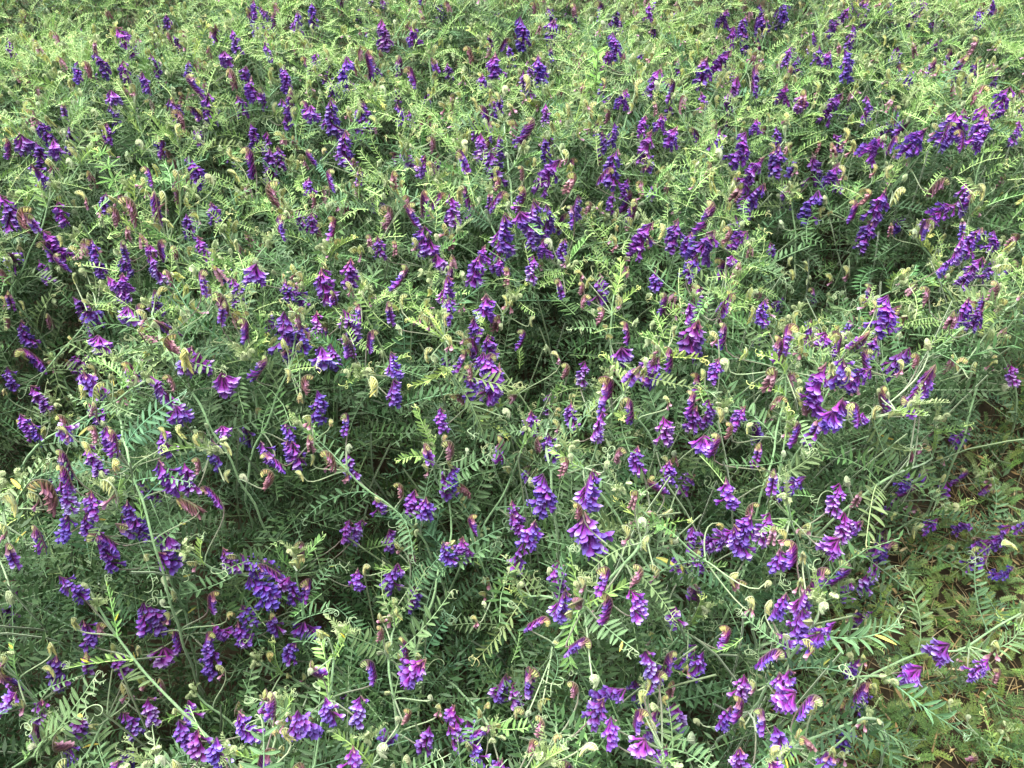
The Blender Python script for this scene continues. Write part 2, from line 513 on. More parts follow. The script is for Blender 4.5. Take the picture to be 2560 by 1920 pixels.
class ClusterDef:
    """a one-sided raceme. origin = its upper end, -Z = along the flower mass, +Y = the side the flowers face"""
    def __init__(self, kind, seed):
        r = random.Random(seed)
        self.kind = kind
        F = []
        if kind in 'OMLVS':
            base = {'O': 'violet', 'M': 'magenta', 'L': 'lilac', 'V': 'violet', 'S': 'violet'}[kind]
            alt = {'O': 'magenta', 'M': 'violet', 'L': 'violet', 'V': 'violet', 'S': 'magenta'}[kind]
            L = r.uniform(.034, .050); n = r.randint(24, 32) if kind != 'S' else r.randint(9, 13)
            bow = r.uniform(-.006, .006)
            ax = [Vector((bow * math.sin(math.pi * s), -.003 - .002 * s, -(L - .010) * s)) for s in np.linspace(1, 0, 9)]
            for i in range(n):
                s = i / (n - 1)                      # 0 base (low end) .. 1 tip (upper end)
                f = s * 8; k = min(7, int(f)); q = ax[k].lerp(ax[k + 1], f - k)
                az = r.gauss(0, .75) + (.55 if i % 2 else -.55)
                out = RAD(r.uniform(20, 58) - 10 * (s > .8))
                d = Vector((math.sin(az) * math.sin(out), math.cos(az) * math.sin(out), -math.cos(out)))
                up = Vector((math.sin(az), math.cos(az), .55))
                sz = r.uniform(1.0, 1.25) * (1 - .28 * s)
                kd = base if r.random() < .66 else (alt if r.random() < .65 else 'lilac')
                if kind == 'L' and s > .75: kd = 'magenta'
                if s > .93 and r.random() < .5: kd, sz = 'wither', .6
                F.append((kd, r.randrange(4), frame(q, d, up) @ Matrix.Scale(sz, 4)))
            self.len = L + .006
            axc = AX_P
            self.base, self.btan = ax[0], (ax[1] - ax[0]).normalized()
        elif kind in 'FG':
            base, alt = ('violet', 'lilac') if kind == 'F' else ('lilac', 'magenta')
            n = r.randint(22, 27); L = .030
            ax = [Vector((0, -.004 - .004 * (1 - s), -.012 * (1 - s))) for s in np.linspace(0, 1, 5)]
            for i in range(n):
                s = r.random()
                q = ax[0].lerp(ax[-1], s)
                az = r.uniform(-1.9, 1.9)
                out = RAD(8 + 54 * r.random() ** .9)
                d = Vector((math.sin(az) * math.sin(out), math.cos(az) * math.sin(out) * .9, -math.cos(out)))
                up = Vector((math.sin(az), math.cos(az), .7))
                F.append((base if r.random() < .55 else (alt if r.random() < .6 else 'magenta'), r.randrange(4), frame(q, d, up) @ Matrix.Scale(r.uniform(.8, 1.15), 4)))
            self.len = L
            axc = AX_P
            self.base, self.btan = ax[0], (ax[1] - ax[0]).normalized()
        else:
            # an axis that rises, arches over and rolls in at the tip
            sg = r.choice((-1, 1))
            rad = {'H': r.uniform(.009, .013), 'W': r.uniform(.008, .012), 'C': r.uniform(.0065, .0095), 'P': .0042, 'Y': .0055}[kind]
            run = {'H': r.uniform(.014, .026), 'W': r.uniform(.008, .018), 'C': r.uniform(.004, .010), 'P': .003, 'Y': .004}[kind]
            sweep = {'H': 2.5, 'W': 2.7, 'C': 2.1, 'P': 3.6, 'Y': 2.6}[kind] + r.uniform(-.4, .5)
            ax = [Vector((0, 0, -rad - run * (1 - s))) for s in np.linspace(0, 1, 5)][:-1]
            for s in np.linspace(0, 1, 10):
                a = sweep * s
                rd = rad * (1 - .42 * s)
                ax.append(Vector((sg * (rad - rd * math.cos(a)), .002 * s, -rad + rd * math.sin(a))))
            n = {'H': r.randint(18, 24), 'W': r.randint(15, 20), 'C': r.randint(13, 17), 'P': 17, 'Y': 18}[kind]
            m_ = len(ax) - 1
            cen = Vector((sg * rad * .8, 0, -rad * 1.2))
            for i in range(n):
                s = (i + .5) / n
                f = s * m_; k = min(m_ - 1, int(f)); q = ax[k].lerp(ax[k + 1], f - k)
                t = (ax[k + 1] - ax[k]).normalized()
                inn = Vector((-t.z, 0, t.x)) * (-sg)                       # towards the hollow of the arch
                rank = 1 if i % 2 else -1
                lat = Vector((0, 1, 0)) * (.55 * rank + .28)
                if kind in 'HW' and s < .62:
                    d = (inn * .75 + lat * .8 + Vector((0, 0, -1.0)) - t * .25).normalized()
                else:
                    d = (inn * .7 + lat * (1.25 if kind in 'CY' else .8) - t * .3 + Vector((0, 0, -.75))).normalized()
                up = (t * .8 + Vector((0, 0, .35))).normalized()
                sz = r.uniform(.9, 1.1)
                if kind == 'H':
                    kd = ('violet' if r.random() < .5 else 'magenta') if s < .5 else ('half' if s < .66 else 'bud')
                    if r.random() < .12 and s < .5: kd = 'lilac'
                    sz *= (1.05 - .3 * s) if s < .66 else (1.05 - .45 * (s - .6) / .4)
                elif kind == 'W':
                    kd = 'wither' if s < .45 else ('half' if s < .62 else ('tan' if r.random() < .4 else 'bud'))
                    sz *= .85 - .22 * s
                elif kind == 'C':
                    kd = 'bud' if r.random() < .6 else 'greenbud'
                    if s < .14 and seed % 3 == 0: kd = 'half'; sz *= .75
                    sz *= 1.12 - .40 * s
                elif kind == 'Y':
                    kd = 'bud' if r.random() < .6 else 'tan'; sz *= .8 - .3 * s
                else:
                    kd = 'fuzz'; sz *= 1.1 - .35 * s
                F.append((kd, r.randrange(4), frame(q, d, up) @ Matrix.Scale(sz, 4)))
            self.len = {'H': rad + run + .012, 'W': rad + run + .008, 'C': rad * 2 + .006, 'P': .013, 'Y': .016}[kind]
            axc = {'H': AX_P, 'W': mix(AX_P, AX_G, .35), 'C': (.40, .46, .26), 'P': (.40, .50, .28), 'Y': AX_G}[kind]
            self.base, self.btan = ax[0], (ax[1] - ax[0]).normalized()
        self.F = F
        self.axc = axc
        g = Geo(); g.add(*tube(ax, np.linspace(.00085, .0005, len(ax)), 5, axc))
        self.ax_me = g.mesh("flower_cluster", M_PETAL)
        j = Geo(); j.addgeo(g)
        lo = Geo(); lo.add(*tube([ax[0], ax[len(ax) // 2], ax[-1]], .0008, 3, axc))
        for kd, k, m in F:
            j.addgeo(FLORETS[kd][k], m)
            lo.addgeo(FLORETS_LOW[kd], m)
        self.full_me = j.mesh("flower_cluster", M_PETAL)
        self.low = lo

CL = {k: [ClusterDef(k, 1000 + 31 * i + ord(k) * 7) for i in range(5 if k in 'OMLHWC' else 3)] for k in 'OMLVSFGHWCPY'}
OPEN = 'OMLVSFG'

# the soft folded tip of a shoot
def tip_geo(seed):
    r = random.Random(seed)
    g = Geo()
    for k in range(r.randint(4, 6)):
        az = r.uniform(0, 6.28); el = RAD(r.uniform(40, 82))
        d = Vector((math.cos(az) * math.cos(el), math.sin(az) * math.cos(el), math.sin(el)))
        y = YOUNG[r.randrange(6)]
        g.addgeo(y.full_geo, frame(Vector((0, 0, r.uniform(-.008, .002))), d, Vector((0, 0, 1)) - d * d.z * .5) @ Matrix.Scale(r.uniform(.22, .42), 4))
    for k in range(r.randint(2, 3)):
        m = Matrix.Translation((r.uniform(-.006, .006), r.uniform(-.006, .006), r.uniform(.004, .012))) @ Matrix.Rotation(r.uniform(0, 6.28), 4, 'Z') @ Matrix.Rotation(r.uniform(-.7, .7), 4, 'X')
        for kd, q, mm in CL['P'][k % 3].F:
            g.addgeo(FLORETS[kd][q], m @ mm @ Matrix.Scale(.9, 4))
    v, q, c = g.arr()
    c = c * .4 + np.array((.50, .60, .27)) * .6
    return np_mesh("shoot_tip", v, q, c, M_LEAF)
TIPS = [tip_geo(50 + i) for i in range(6)]

# ------------------------------------------------------------------ objects
col = sc.collection
def ob(name, data, parent=None, m=None, color=None):
    o = bpy.data.objects.new(name, data)
    col.objects.link(o)
    if parent is not None:
        o.parent = parent
    if m is not None:
        o.matrix_basis = m
    if color is not None:
        o.color = (color[0], color[1], color[2], 1)
    return o

# ---- ground
def ground_axis(lo, hi, step):
    inner = list(np.arange(lo, hi + 1e-6, step))
    out = []
    d, p = step * 2, hi
    while p < 600:
        p += d; d *= 1.8; out.append(p)
    neg = []
    d, p = step * 2, lo
    while p > -600:
        p -= d; d *= 1.8; neg.append(p)
    return np.array(neg[::-1] + inner + out)
gx, gy = ground_axis(-2.6, 2.6, .04), ground_axis(-.5, 4.2, .04)
gv, gc = [], []
for x in gx:
    for y in gy:
        f = 1.0 if abs(x) < 3 and -1 < y < 5 else 0.0
        z = f * (.012 * noise.noise(Vector((x * 6, y * 6, 1))) + .008 * noise.noise(Vector((x * 23, y * 23, 2)))) - .012
        gv.append((x, y, z))
        t = .5 + .5 * noise.noise(Vector((x * 7, y * 7, 9)))
        gc.append(mix((.030, .025, .015), (.060, .046, .026), t))
g = Geo(); g.add(gv, grid_quads(len(gx), len(gy)), gc)
o = ob("ground", g.mesh("ground", M_SOIL)); o["kind"] = "structure"; o["label"] = "brown soil under the vetch"

# ------------------------------------------------------------------ what the photograph shows where
# flower clusters: crop, then x1 y1 x2 y2 kind in units of 10 crop pixels (2211 crop pixels = 853 picture pixels)
CROPS = {'a': (0, 0), 'b': (853, 0), 'c': (1706, 0), 'd': (0, 640), 'e': (853, 640), 'f': (1706, 640), 'g': (0, 1280), 'h': (853, 1280), 'i': (1706, 1280)}
CLUSTERS = {
'a': """77 19 87 37 L;83 20 84 27 M;108 9 108 16 O;113 24 117 34 O;151 20 153 32 L;145 34 147 46 G;160 43 158 51 M;152 44 154 56 W;163 50 163 64 M;
184 43 184 57 O;171 28 175 37 L;205 34 204 40 M;194 8 193 20 O;202 3 202 15 O;169 5 170 11 V;164 8 164 16 L;164 0 164 4 O;179 8 178 15 H;110 20 112 27 W;99 36 100 47 V;
123 40 123 50 O;120 19 122 26 W;53 19 54 27 O;63 35 65 48 O;50 40 49 46 O;58 39 60 47 W;61 25 60 30 W;80 40 81 51 M;92 47 95 58 O;72 59 72 69 G;7 24 6 35 L;119 50 127 60 H;
135 61 135 78 M;155 62 157 73 O;111 65 113 79 V;118 70 119 80 W;40 65 40 71 H;70 80 69 91 O;72 69 74 80 V;25 78 31 90 O;45 81 44 96 O;15 88 15 103 G;34 91 35 106 G;25 93 25 110 O;
8 90 6 97 H;128 83 129 91 M;163 81 164 95 O;173 86 172 98 L;175 97 174 115 O;181 95 181 107 O;203 70 203 94 F;216 65 217 89 O;184 65 184 80 V;164 95 165 111 H;197 98 202 106 H;
101 87 104 100 O;108 89 105 100 H;124 102 124 119 O;97 107 98 117 H;200 115 199 125 M;211 110 213 121 H;170 119 178 130 W;2 126 4 149 L;11 134 13 150 W;19 134 17 142 W;38 131 40 144 M;
30 149 39 165 M;69 125 68 132 O;87 126 88 141 W;77 133 77 143 W;108 124 106 132 C;138 131 139 141 O;121 139 121 150 O;179 139 180 152 H;193 136 194 144 M;203 138 203 147 M;82 145 81 153 W;
78 155 79 165 H;97 159 98 168 G;129 153 133 166 M;115 159 115 166 W;102 155 102 162 H;60 155 60 167 O;176 66 177 72 C;113 80 114 86 C;145 99 152 104 C;116 110 115 117 C;82 98 84 103 P;92 90 94 96 P;
62 70 63 74 P;186 26 185 30 C;200 16 202 20 C;46 102 48 107 P;26 116 24 122 C;96 117 92 121 C;53 122 57 128 C;136 112 139 118 P;150 108 156 114 C;50 158 51 165 C;205 125 204 132 W;152 154 153 160 C;198 64 200 69 H""",
'b': """26 14 28 35 L;27 0 28 5 G;46 17 48 27 M;115 13 117 39 O;138 13 135 28 M;133 5 137 13 V;178 6 179 20 O;175 22 176 36 O;173 33 173 42 M;199 2 199 10 M;126 1 127 9 W;152 2 153 8 W;
40 36 39 50 H;16 38 23 47 H;4 38 3 56 V;69 41 70 50 O;83 29 88 37 W;99 35 99 51 M;91 48 92 57 M;128 37 129 60 O;121 40 122 48 L;108 30 109 38 O;103 63 101 74 O;122 48 123 58 C;45 13 48 20 C;
13 66 15 81 O;36 68 37 76 V;4 86 4 112 O;44 71 44 76 M;128 79 117 93 H;114 77 114 89 W;97 63 99 70 M;132 68 133 80 L;90 87 90 101 L;97 97 101 117 M;103 88 103 97 O;118 59 120 64 C;
185 58 182 69 M;206 45 200 60 L;177 80 176 92 O;197 75 195 84 M;208 74 207 83 M;200 85 193 106 M;217 82 212 94 M;168 85 169 96 V;142 104 122 130 M;118 107 119 113 W;131 90 132 101 O;
80 119 82 125 H;71 127 72 144 L;76 119 76 128 C;105 122 96 133 H;154 113 145 131 W;154 127 153 138 O;178 98 175 125 O;174 107 166 116 H;186 116 183 126 M;176 124 174 132 M;190 124 184 137 H;
107 139 107 161 O;117 137 119 155 F;126 130 127 152 O;123 144 123 159 L;134 133 133 150 V;45 126 43 131 W;35 133 30 145 W;40 133 47 146 H;54 147 53 163 M;59 155 59 169 G;75 151 72 159 W;24 153 25 163 O;
19 151 20 157 W;93 159 92 166 M;131 155 132 166 M;145 155 144 165 O;201 144 191 162 M;217 142 214 160 O;211 145 208 152 C;77 92 83 97 P;104 56 106 62 P;55 135 60 139 C;168 36 170 41 C;
178 152 179 158 C;127 102 126 105 C;148 97 147 104 C;204 65 206 72 W;190 51 191 58 C;22 74 24 80 C;58 80 59 87 C;145 77 146 83 P;95 78 95 83 H;61 88 61 96 W;65 123 61 128 H;36 155 36 163 W;205 52 206 57 P;
160 66 162 73 C;28 55 30 60 P;9 102 10 108 W;171 50 172 54 C;86 62 88 67 C;116 44 116 48 P;158 53 157 59 W;149 15 150 20 C;170 13 172 18 P;136 29 137 34 H;150 132 151 140 H;136 154 137 160 P""",
'c': """29 6 26 16 M;34 18 31 30 M;50 3 50 9 V;52 9 51 28 O;66 1 66 12 V;40 11 40 23 O;41 22 41 33 O;107 5 102 16 L;97 13 95 22 O;110 17 109 29 O;85 21 83 33 L;89 30 88 40 O;101 27 103 33 W;95 33 93 42 M;
104 33 108 49 O;69 31 68 38 L;15 38 11 60 O;31 33 20 48 M;36 51 29 69 L;44 42 46 63 H;120 0 119 7 M;133 0 134 4 M;155 0 155 10 L;150 0 151 8 O;201 0 200 9 O;191 6 193 13 V;67 55 65 66 M;80 58 79 70 W;
77 64 74 86 G;103 61 92 77 M;119 63 118 77 V;210 57 207 73 M;192 70 188 95 L;175 73 169 91 L;181 72 178 95 M;218 79 215 90 L;200 76 198 83 H;196 84 192 94 M;157 83 145 98 O;131 89 116 105 M;137 87 134 95 H;
48 77 48 84 M;40 87 30 110 O;61 82 62 91 V;61 94 61 111 O;98 87 103 97 L;90 91 89 97 W;97 91 99 99 W;109 83 108 90 C;52 102 37 120 M;53 120 41 138 O;40 119 26 132 W;23 132 14 150 H;83 100 87 125 M;
100 106 97 123 M;106 107 105 114 C;86 124 82 143 V;135 69 138 77 H;112 90 110 98 C;169 112 156 121 W;139 120 137 129 C;124 124 116 130 W;132 123 125 142 O;114 130 112 142 H;122 142 117 159 O;176 133 158 147 M;
181 140 183 149 H;183 119 181 135 L;196 118 197 126 C;192 148 186 164 O;182 152 178 168 L;201 150 199 162 O;5 151 3 165 O;21 150 11 168 M;42 150 33 160 M;34 148 28 155 W;57 157 58 164 M;63 142 66 150 P;
90 53 89 59 C;64 34 63 39 C;53 33 52 38 C;127 32 125 38 C;25 96 27 102 P;74 105 75 111 C;92 126 94 132 P;132 106 132 113 C;151 148 152 155 P;192 25 188 36 W;190 42 186 48 O;204 44 203 52 L;150 45 149 50 O;
182 83 183 88 H;60 92 60 98 C;67 92 69 97 C;135 143 136 150 W;110 57 106 62 W;185 47 186 53 C;12 59 13 63 M;68 21 71 25 C;50 18 50 23 C;131 45 135 50 C;193 53 186 61 W;215 60 217 66 P;172 78 171 84 H""",
'd': """26 3 30 15 L;33 0 38 6 H;61 0 63 12 O;80 0 82 7 M;97 0 102 15 L;47 10 48 16 C;70 14 80 27 L;80 11 80 18 M;55 7 56 12 P;49 27 57 45 O;59 37 60 50 H;82 33 83 47 G;101 22 101 28 O;110 8 113 17 W;
129 8 129 20 H;135 16 137 22 C;169 6 164 28 G;150 14 151 22 L;191 19 193 24 M;210 8 214 27 M;185 15 186 23 O;6 21 6 32 H;3 25 3 29 C;15 28 15 31 C;15 42 19 57 O;15 57 28 70 H;7 39 6 45 W;33 37 34 45 W;
44 51 44 56 Y;53 62 52 78 M;64 52 66 66 G;88 30 88 38 H;145 22 150 36 W;145 27 143 34 H;162 40 160 54 H;119 57 121 76 C;124 58 120 66 L;132 63 130 81 G;110 75 113 84 W;97 78 110 97 L;116 97 119 112 F;
147 76 148 99 G;187 37 182 63 O;195 43 195 60 V;205 36 205 47 L;207 59 207 76 G;214 57 215 68 O;176 67 165 80 H;189 72 188 79 C;195 76 195 87 W;207 87 205 106 O;194 87 194 94 Y;22 84 28 99 L;
14 102 16 111 M;20 107 22 115 V;85 67 85 73 H;56 83 54 90 C;58 95 63 105 O;40 101 45 107 W;62 108 62 114 W;69 110 70 122 M;76 112 75 122 H;40 108 43 112 C;57 119 58 125 C;57 122 59 131 L;42 124 43 132 H;
73 130 74 138 Y;106 109 107 115 C;105 112 106 119 V;112 110 116 114 C;124 115 126 121 C;145 110 147 119 G;137 118 138 130 V;146 118 150 125 C;130 129 129 138 W;103 132 112 151 M;120 134 122 149 L;
133 146 139 155 H;116 154 128 164 W;34 140 36 163 W;42 146 42 162 L;43 134 44 144 H;23 151 26 160 C;60 152 58 165 O;74 144 75 158 C;82 158 83 167 O;186 119 188 128 O;189 120 193 136 M;199 113 200 124 W;
180 139 175 149 W;168 120 170 124 M;184 107 185 114 V;213 105 214 109 Y;158 140 161 144 P;171 125 175 129 H;194 137 196 143 C;145 138 145 144 C;5 72 5 77 V;3 85 3 89 Y;205 128 203 131 C;214 126 215 135 C;8 150 10 164 C""",
'e': """60 0 67 12 G;91 0 87 17 M;73 6 72 17 H;70 13 70 31 O;69 27 69 37 O;8 2 4 18 O;46 7 36 20 H;6 16 8 22 C;12 28 12 35 H;38 24 38 30 C;29 28 30 36 H;3 35 6 53 L;18 47 16 59 H;95 25 94 41 M;85 40 88 54 O;
102 1 104 10 M;109 6 109 16 W;124 0 122 14 L;141 13 143 19 H;153 7 156 9 C;158 17 157 23 W;168 11 168 30 M;157 23 155 31 W;172 33 169 42 W;185 41 187 50 H;183 26 182 30 C;203 9 204 19 O;212 24 211 31 H;
122 38 122 44 C;121 48 117 57 H;96 51 98 66 M;99 61 87 69 H;83 60 80 66 H;92 63 95 85 O;104 70 94 94 M;84 69 86 78 W;81 76 82 90 V;54 58 54 66 C;33 62 34 68 O;35 80 36 96 V;24 78 23 88 C;71 49 72 58 C;
79 47 80 52 C;66 36 67 43 C;54 35 52 39 C;138 60 141 65 C;183 59 182 74 F;205 65 198 82 M;205 64 203 70 W;188 74 187 80 C;196 65 197 70 P;170 86 170 98 H;181 91 180 97 C;188 91 190 104 H;148 95 150 107 O;
135 88 134 99 L;147 89 148 94 Y;157 68 155 82 L;149 70 147 78 W;124 100 123 110 O;65 98 65 106 M;6 100 4 110 H;108 98 111 103 P;140 105 143 110 C;170 101 165 118 L;209 104 210 120 L;191 123 193 140 O;
180 121 176 130 W;125 117 126 125 W;73 118 73 129 W;80 124 82 127 P;57 122 58 127 P;67 131 71 136 C;56 133 57 139 C;75 145 83 152 W;73 136 73 143 V;23 153 25 167 M;48 151 45 167 M;76 156 80 162 C;
149 129 144 140 W;130 141 127 165 O;164 138 162 162 O;193 150 190 160 W;196 147 204 152 H;156 160 157 167 W;213 132 212 144 O;110 158 112 167 M;40 146 40 151 W;4 133 5 141 C;3 127 4 132 L;123 142 124 148 P;206 54 207 60 C;
214 58 215 66 H;170 133 171 136 P;104 43 104 47 P;214 44 216 50 C;210 89 212 93 C;134 115 135 122 V;14 22 15 26 P""",
'f': """10 0 4 13 O;33 0 32 7 G;4 19 7 29 H;11 20 10 33 L;6 27 5 40 L;29 23 27 31 H;53 28 53 39 O;66 25 63 32 O;84 19 87 26 H;72 8 74 13 C;68 0 69 5 C;10 42 5 62 M;22 48 24 53 C;29 43 29 49 H;108 6 109 12 C;
80 2 82 7 C;160 19 161 29 W;144 7 145 14 C;131 26 127 48 O;126 28 126 33 C;93 50 90 62 G;103 49 103 61 H;125 52 122 64 O;115 60 117 66 H;114 51 120 54 C;185 27 182 43 O;195 34 192 40 O;203 2 197 11 L;
193 1 183 18 L;178 0 174 4 L;197 23 197 27 H;176 34 174 44 W;146 60 136 78 V;143 66 144 73 C;154 63 154 68 W;97 67 97 74 C;108 70 109 74 C;122 73 110 86 M;90 69 82 97 M;62 71 55 90 W;64 88 58 92 W;
23 66 21 76 O;15 73 15 77 C;30 66 30 73 P;9 87 8 97 H;9 97 6 112 O;17 93 16 100 V;40 97 36 106 O;26 97 28 105 C;72 85 75 90 C;105 93 99 113 F;98 100 84 127 F;113 93 115 99 H;107 96 108 103 C;118 102 115 111 G;
124 95 124 102 C;78 107 77 113 H;68 107 69 114 C;33 108 32 116 W;42 106 42 111 C;26 116 22 127 H;13 116 14 133 F;52 119 51 126 H;60 135 60 146 H;27 143 30 163 M;54 142 55 150 Y;100 147 98 163 L;117 150 113 158 W;
106 141 109 147 P;143 88 147 94 H;152 87 153 95 G;161 78 158 86 M;178 64 177 72 Y;200 58 202 62 P;200 64 201 68 Y;187 69 188 74 C;186 111 177 121 M;187 140 183 144 H;154 118 148 129 W;146 138 144 146 O;
155 148 142 157 H;168 141 168 147 C;170 146 172 156 M;140 154 135 166 H;167 128 172 131 C;180 161 177 165 P;128 85 128 89 P;133 87 134 91 P;43 158 40 168 W;211 70 213 75 L;80 143 75 147 V;206 17 205 20 P;
206 82 210 90 P;158 52 162 58 P""",
'g': """57 0 58 12 O;44 0 41 8 V;61 9 75 22 H;25 8 26 18 H;5 5 3 15 C;3 18 4 27 H;108 13 111 37 G;80 2 88 13 V;145 23 150 34 O;156 27 161 35 V;197 17 197 22 W;188 23 190 26 P;192 29 191 36 Y;168 31 180 40 H;
163 41 172 62 O;204 40 198 57 H;188 42 183 47 L;187 43 188 53 O;198 71 198 92 F;158 59 161 71 O;155 70 158 86 O;177 65 178 79 V;175 64 175 68 Y;147 64 147 69 Y;135 51 134 60 H;95 58 99 79 O;94 66 92 75 M;
111 63 109 69 C;114 50 114 55 C;104 42 106 48 P;103 57 105 61 P;116 75 116 82 H;134 75 133 81 H;133 82 134 90 O;134 90 134 103 V;137 72 142 78 M;108 87 107 104 G;77 90 78 103 M;76 85 73 90 C;89 84 89 90 C;
56 87 55 96 H;38 91 36 113 O;31 97 35 103 C;45 67 47 71 C;63 69 62 75 W;54 70 54 79 V;32 82 32 87 C;7 93 4 97 C;15 118 16 127 C;27 121 25 130 L;10 116 6 121 L;26 134 25 147 H;53 131 50 146 M;98 119 97 137 L;
80 129 84 142 L;82 111 83 120 C;107 109 106 116 W;172 90 175 96 Y;145 98 146 105 C;180 119 178 128 H;168 117 170 120 Y;195 128 190 142 O;155 129 160 141 O;122 122 123 130 V;117 134 118 143 M;128 140 127 152 M;
140 145 140 160 V;170 152 167 162 H;180 140 184 143 C;176 137 178 141 Y;195 158 198 166 W;22 148 25 153 P;35 162 37 167 C;106 156 108 163 P;115 160 117 167 C;76 160 73 167 M;43 148 42 160 V;160 161 159 167 C;4 50 6 58 P;
200 100 199 104 P;64 20 70 33 O;39 41 43 47 V;56 45 57 50 P;210 120 212 128 V;18 165 20 168 C""",
'h': """7 5 2 17 M;14 5 12 9 L;32 11 32 21 V;110 1 112 5 M;81 2 83 9 H;66 19 69 27 O;79 16 79 23 M;127 5 121 22 O;120 18 114 38 S;156 0 165 30 M;188 8 187 17 C;197 3 199 9 P;195 15 195 22 C;217 18 212 22 C;
218 27 218 34 M;206 34 206 43 C;176 34 173 45 H;198 36 195 40 W;158 41 159 48 C;150 48 152 51 Y;141 31 141 51 M;146 50 143 70 O;188 50 190 58 L;177 54 175 65 H;134 65 123 72 H;160 78 153 84 H;
37 33 31 52 V;11 36 9 46 M;48 48 45 60 V;36 55 35 60 C;32 63 39 67 C;28 74 27 80 W;43 82 43 90 H;21 93 22 104 H;55 95 41 110 M;86 65 89 70 C;94 58 94 62 P;117 44 114 46 P;120 95 119 116 H;108 104 103 122 O;
112 110 113 125 L;113 124 112 132 Y;120 128 119 132 P;127 120 128 128 C;73 124 71 138 M;71 138 72 146 V;64 122 64 128 C;58 117 59 120 P;47 127 42 135 W;57 138 53 150 O;39 132 37 136 P;100 136 88 142 H;83 135 84 142 V;
80 146 82 151 C;85 150 90 162 V;123 143 121 152 W;133 134 130 143 W;139 142 137 146 Y;136 152 138 158 Y;164 146 153 151 C;184 114 164 125 V;170 120 163 136 O;176 132 175 149 M;191 124 190 136 H;205 128 200 145 L;
215 123 218 140 L;196 147 192 163 G;210 150 208 160 M;196 89 199 97 L;210 89 209 104 H;205 99 198 115 H;192 113 194 120 C;153 109 154 118 W;168 105 166 113 P;216 106 215 115 W;13 118 10 136 L;9 150 6 166 M;22 152 26 160 P;
35 160 33 165 C;43 155 44 162 P;151 161 150 168 H;104 159 103 167 M;15 32 14 35 C;202 107 201 110 C;207 119 208 121 Y""",
'i': """44 0 39 18 O;33 12 14 21 L;55 0 52 13 L;32 8 42 28 O;8 9 6 19 M;60 6 60 18 W;68 10 68 16 C;74 18 75 25 H;78 23 79 30 C;64 23 64 34 M;6 23 3 35 H;12 24 12 32 M;104 0 104 12 L;117 6 105 15 M;
101 17 93 31 G;137 15 120 25 H;123 22 126 27 O;112 36 96 50 H;125 32 118 52 L;107 44 107 54 V;87 33 84 48 H;82 48 80 60 O;77 40 77 45 C;68 52 62 66 O;78 62 78 76 V;46 52 47 62 C;53 57 55 66 C;55 43 53 47 P;
88 58 90 65 P;124 65 110 73 V;100 72 94 78 V;60 78 67 85 M;32 73 30 86 H;62 85 52 95 H;85 82 87 92 C;9 86 3 92 V;14 90 9 106 V;3 95 3 101 C;117 90 118 95 C;110 90 112 95 P;115 95 110 104 V;40 105 38 118 L;47 108 48 113 C;
70 102 68 110 L;62 104 66 112 M;40 119 40 125 H;73 117 60 132 G;84 114 78 127 H;52 124 54 133 H;32 125 26 139 O;38 130 40 136 C;112 112 118 114 C;118 108 116 113 H;120 115 117 125 V;125 109 127 114 C;
172 85 160 101 G;155 101 131 118 G;198 95 190 104 L;206 100 207 106 W;203 80 205 90 C;212 9 192 22 V;206 16 216 22 C;187 22 188 25 C;198 29 186 36 O;215 36 201 40 V;166 4 162 8 O;188 7 178 13 V;150 4 149 15 C;
58 138 63 152 O;36 152 40 166 O;57 149 58 156 C;75 142 84 150 W;98 149 98 156 C;104 152 106 160 C;110 140 106 150 V;118 130 118 138 C;92 155 94 164 V;57 160 60 167 M;10 133 13 137 P;6 140 8 148 P;183 131 185 134 P;
172 121 173 124 P;220 64 218 68 P;28 8 26 6 Y;18 65 16 60 P""",
}
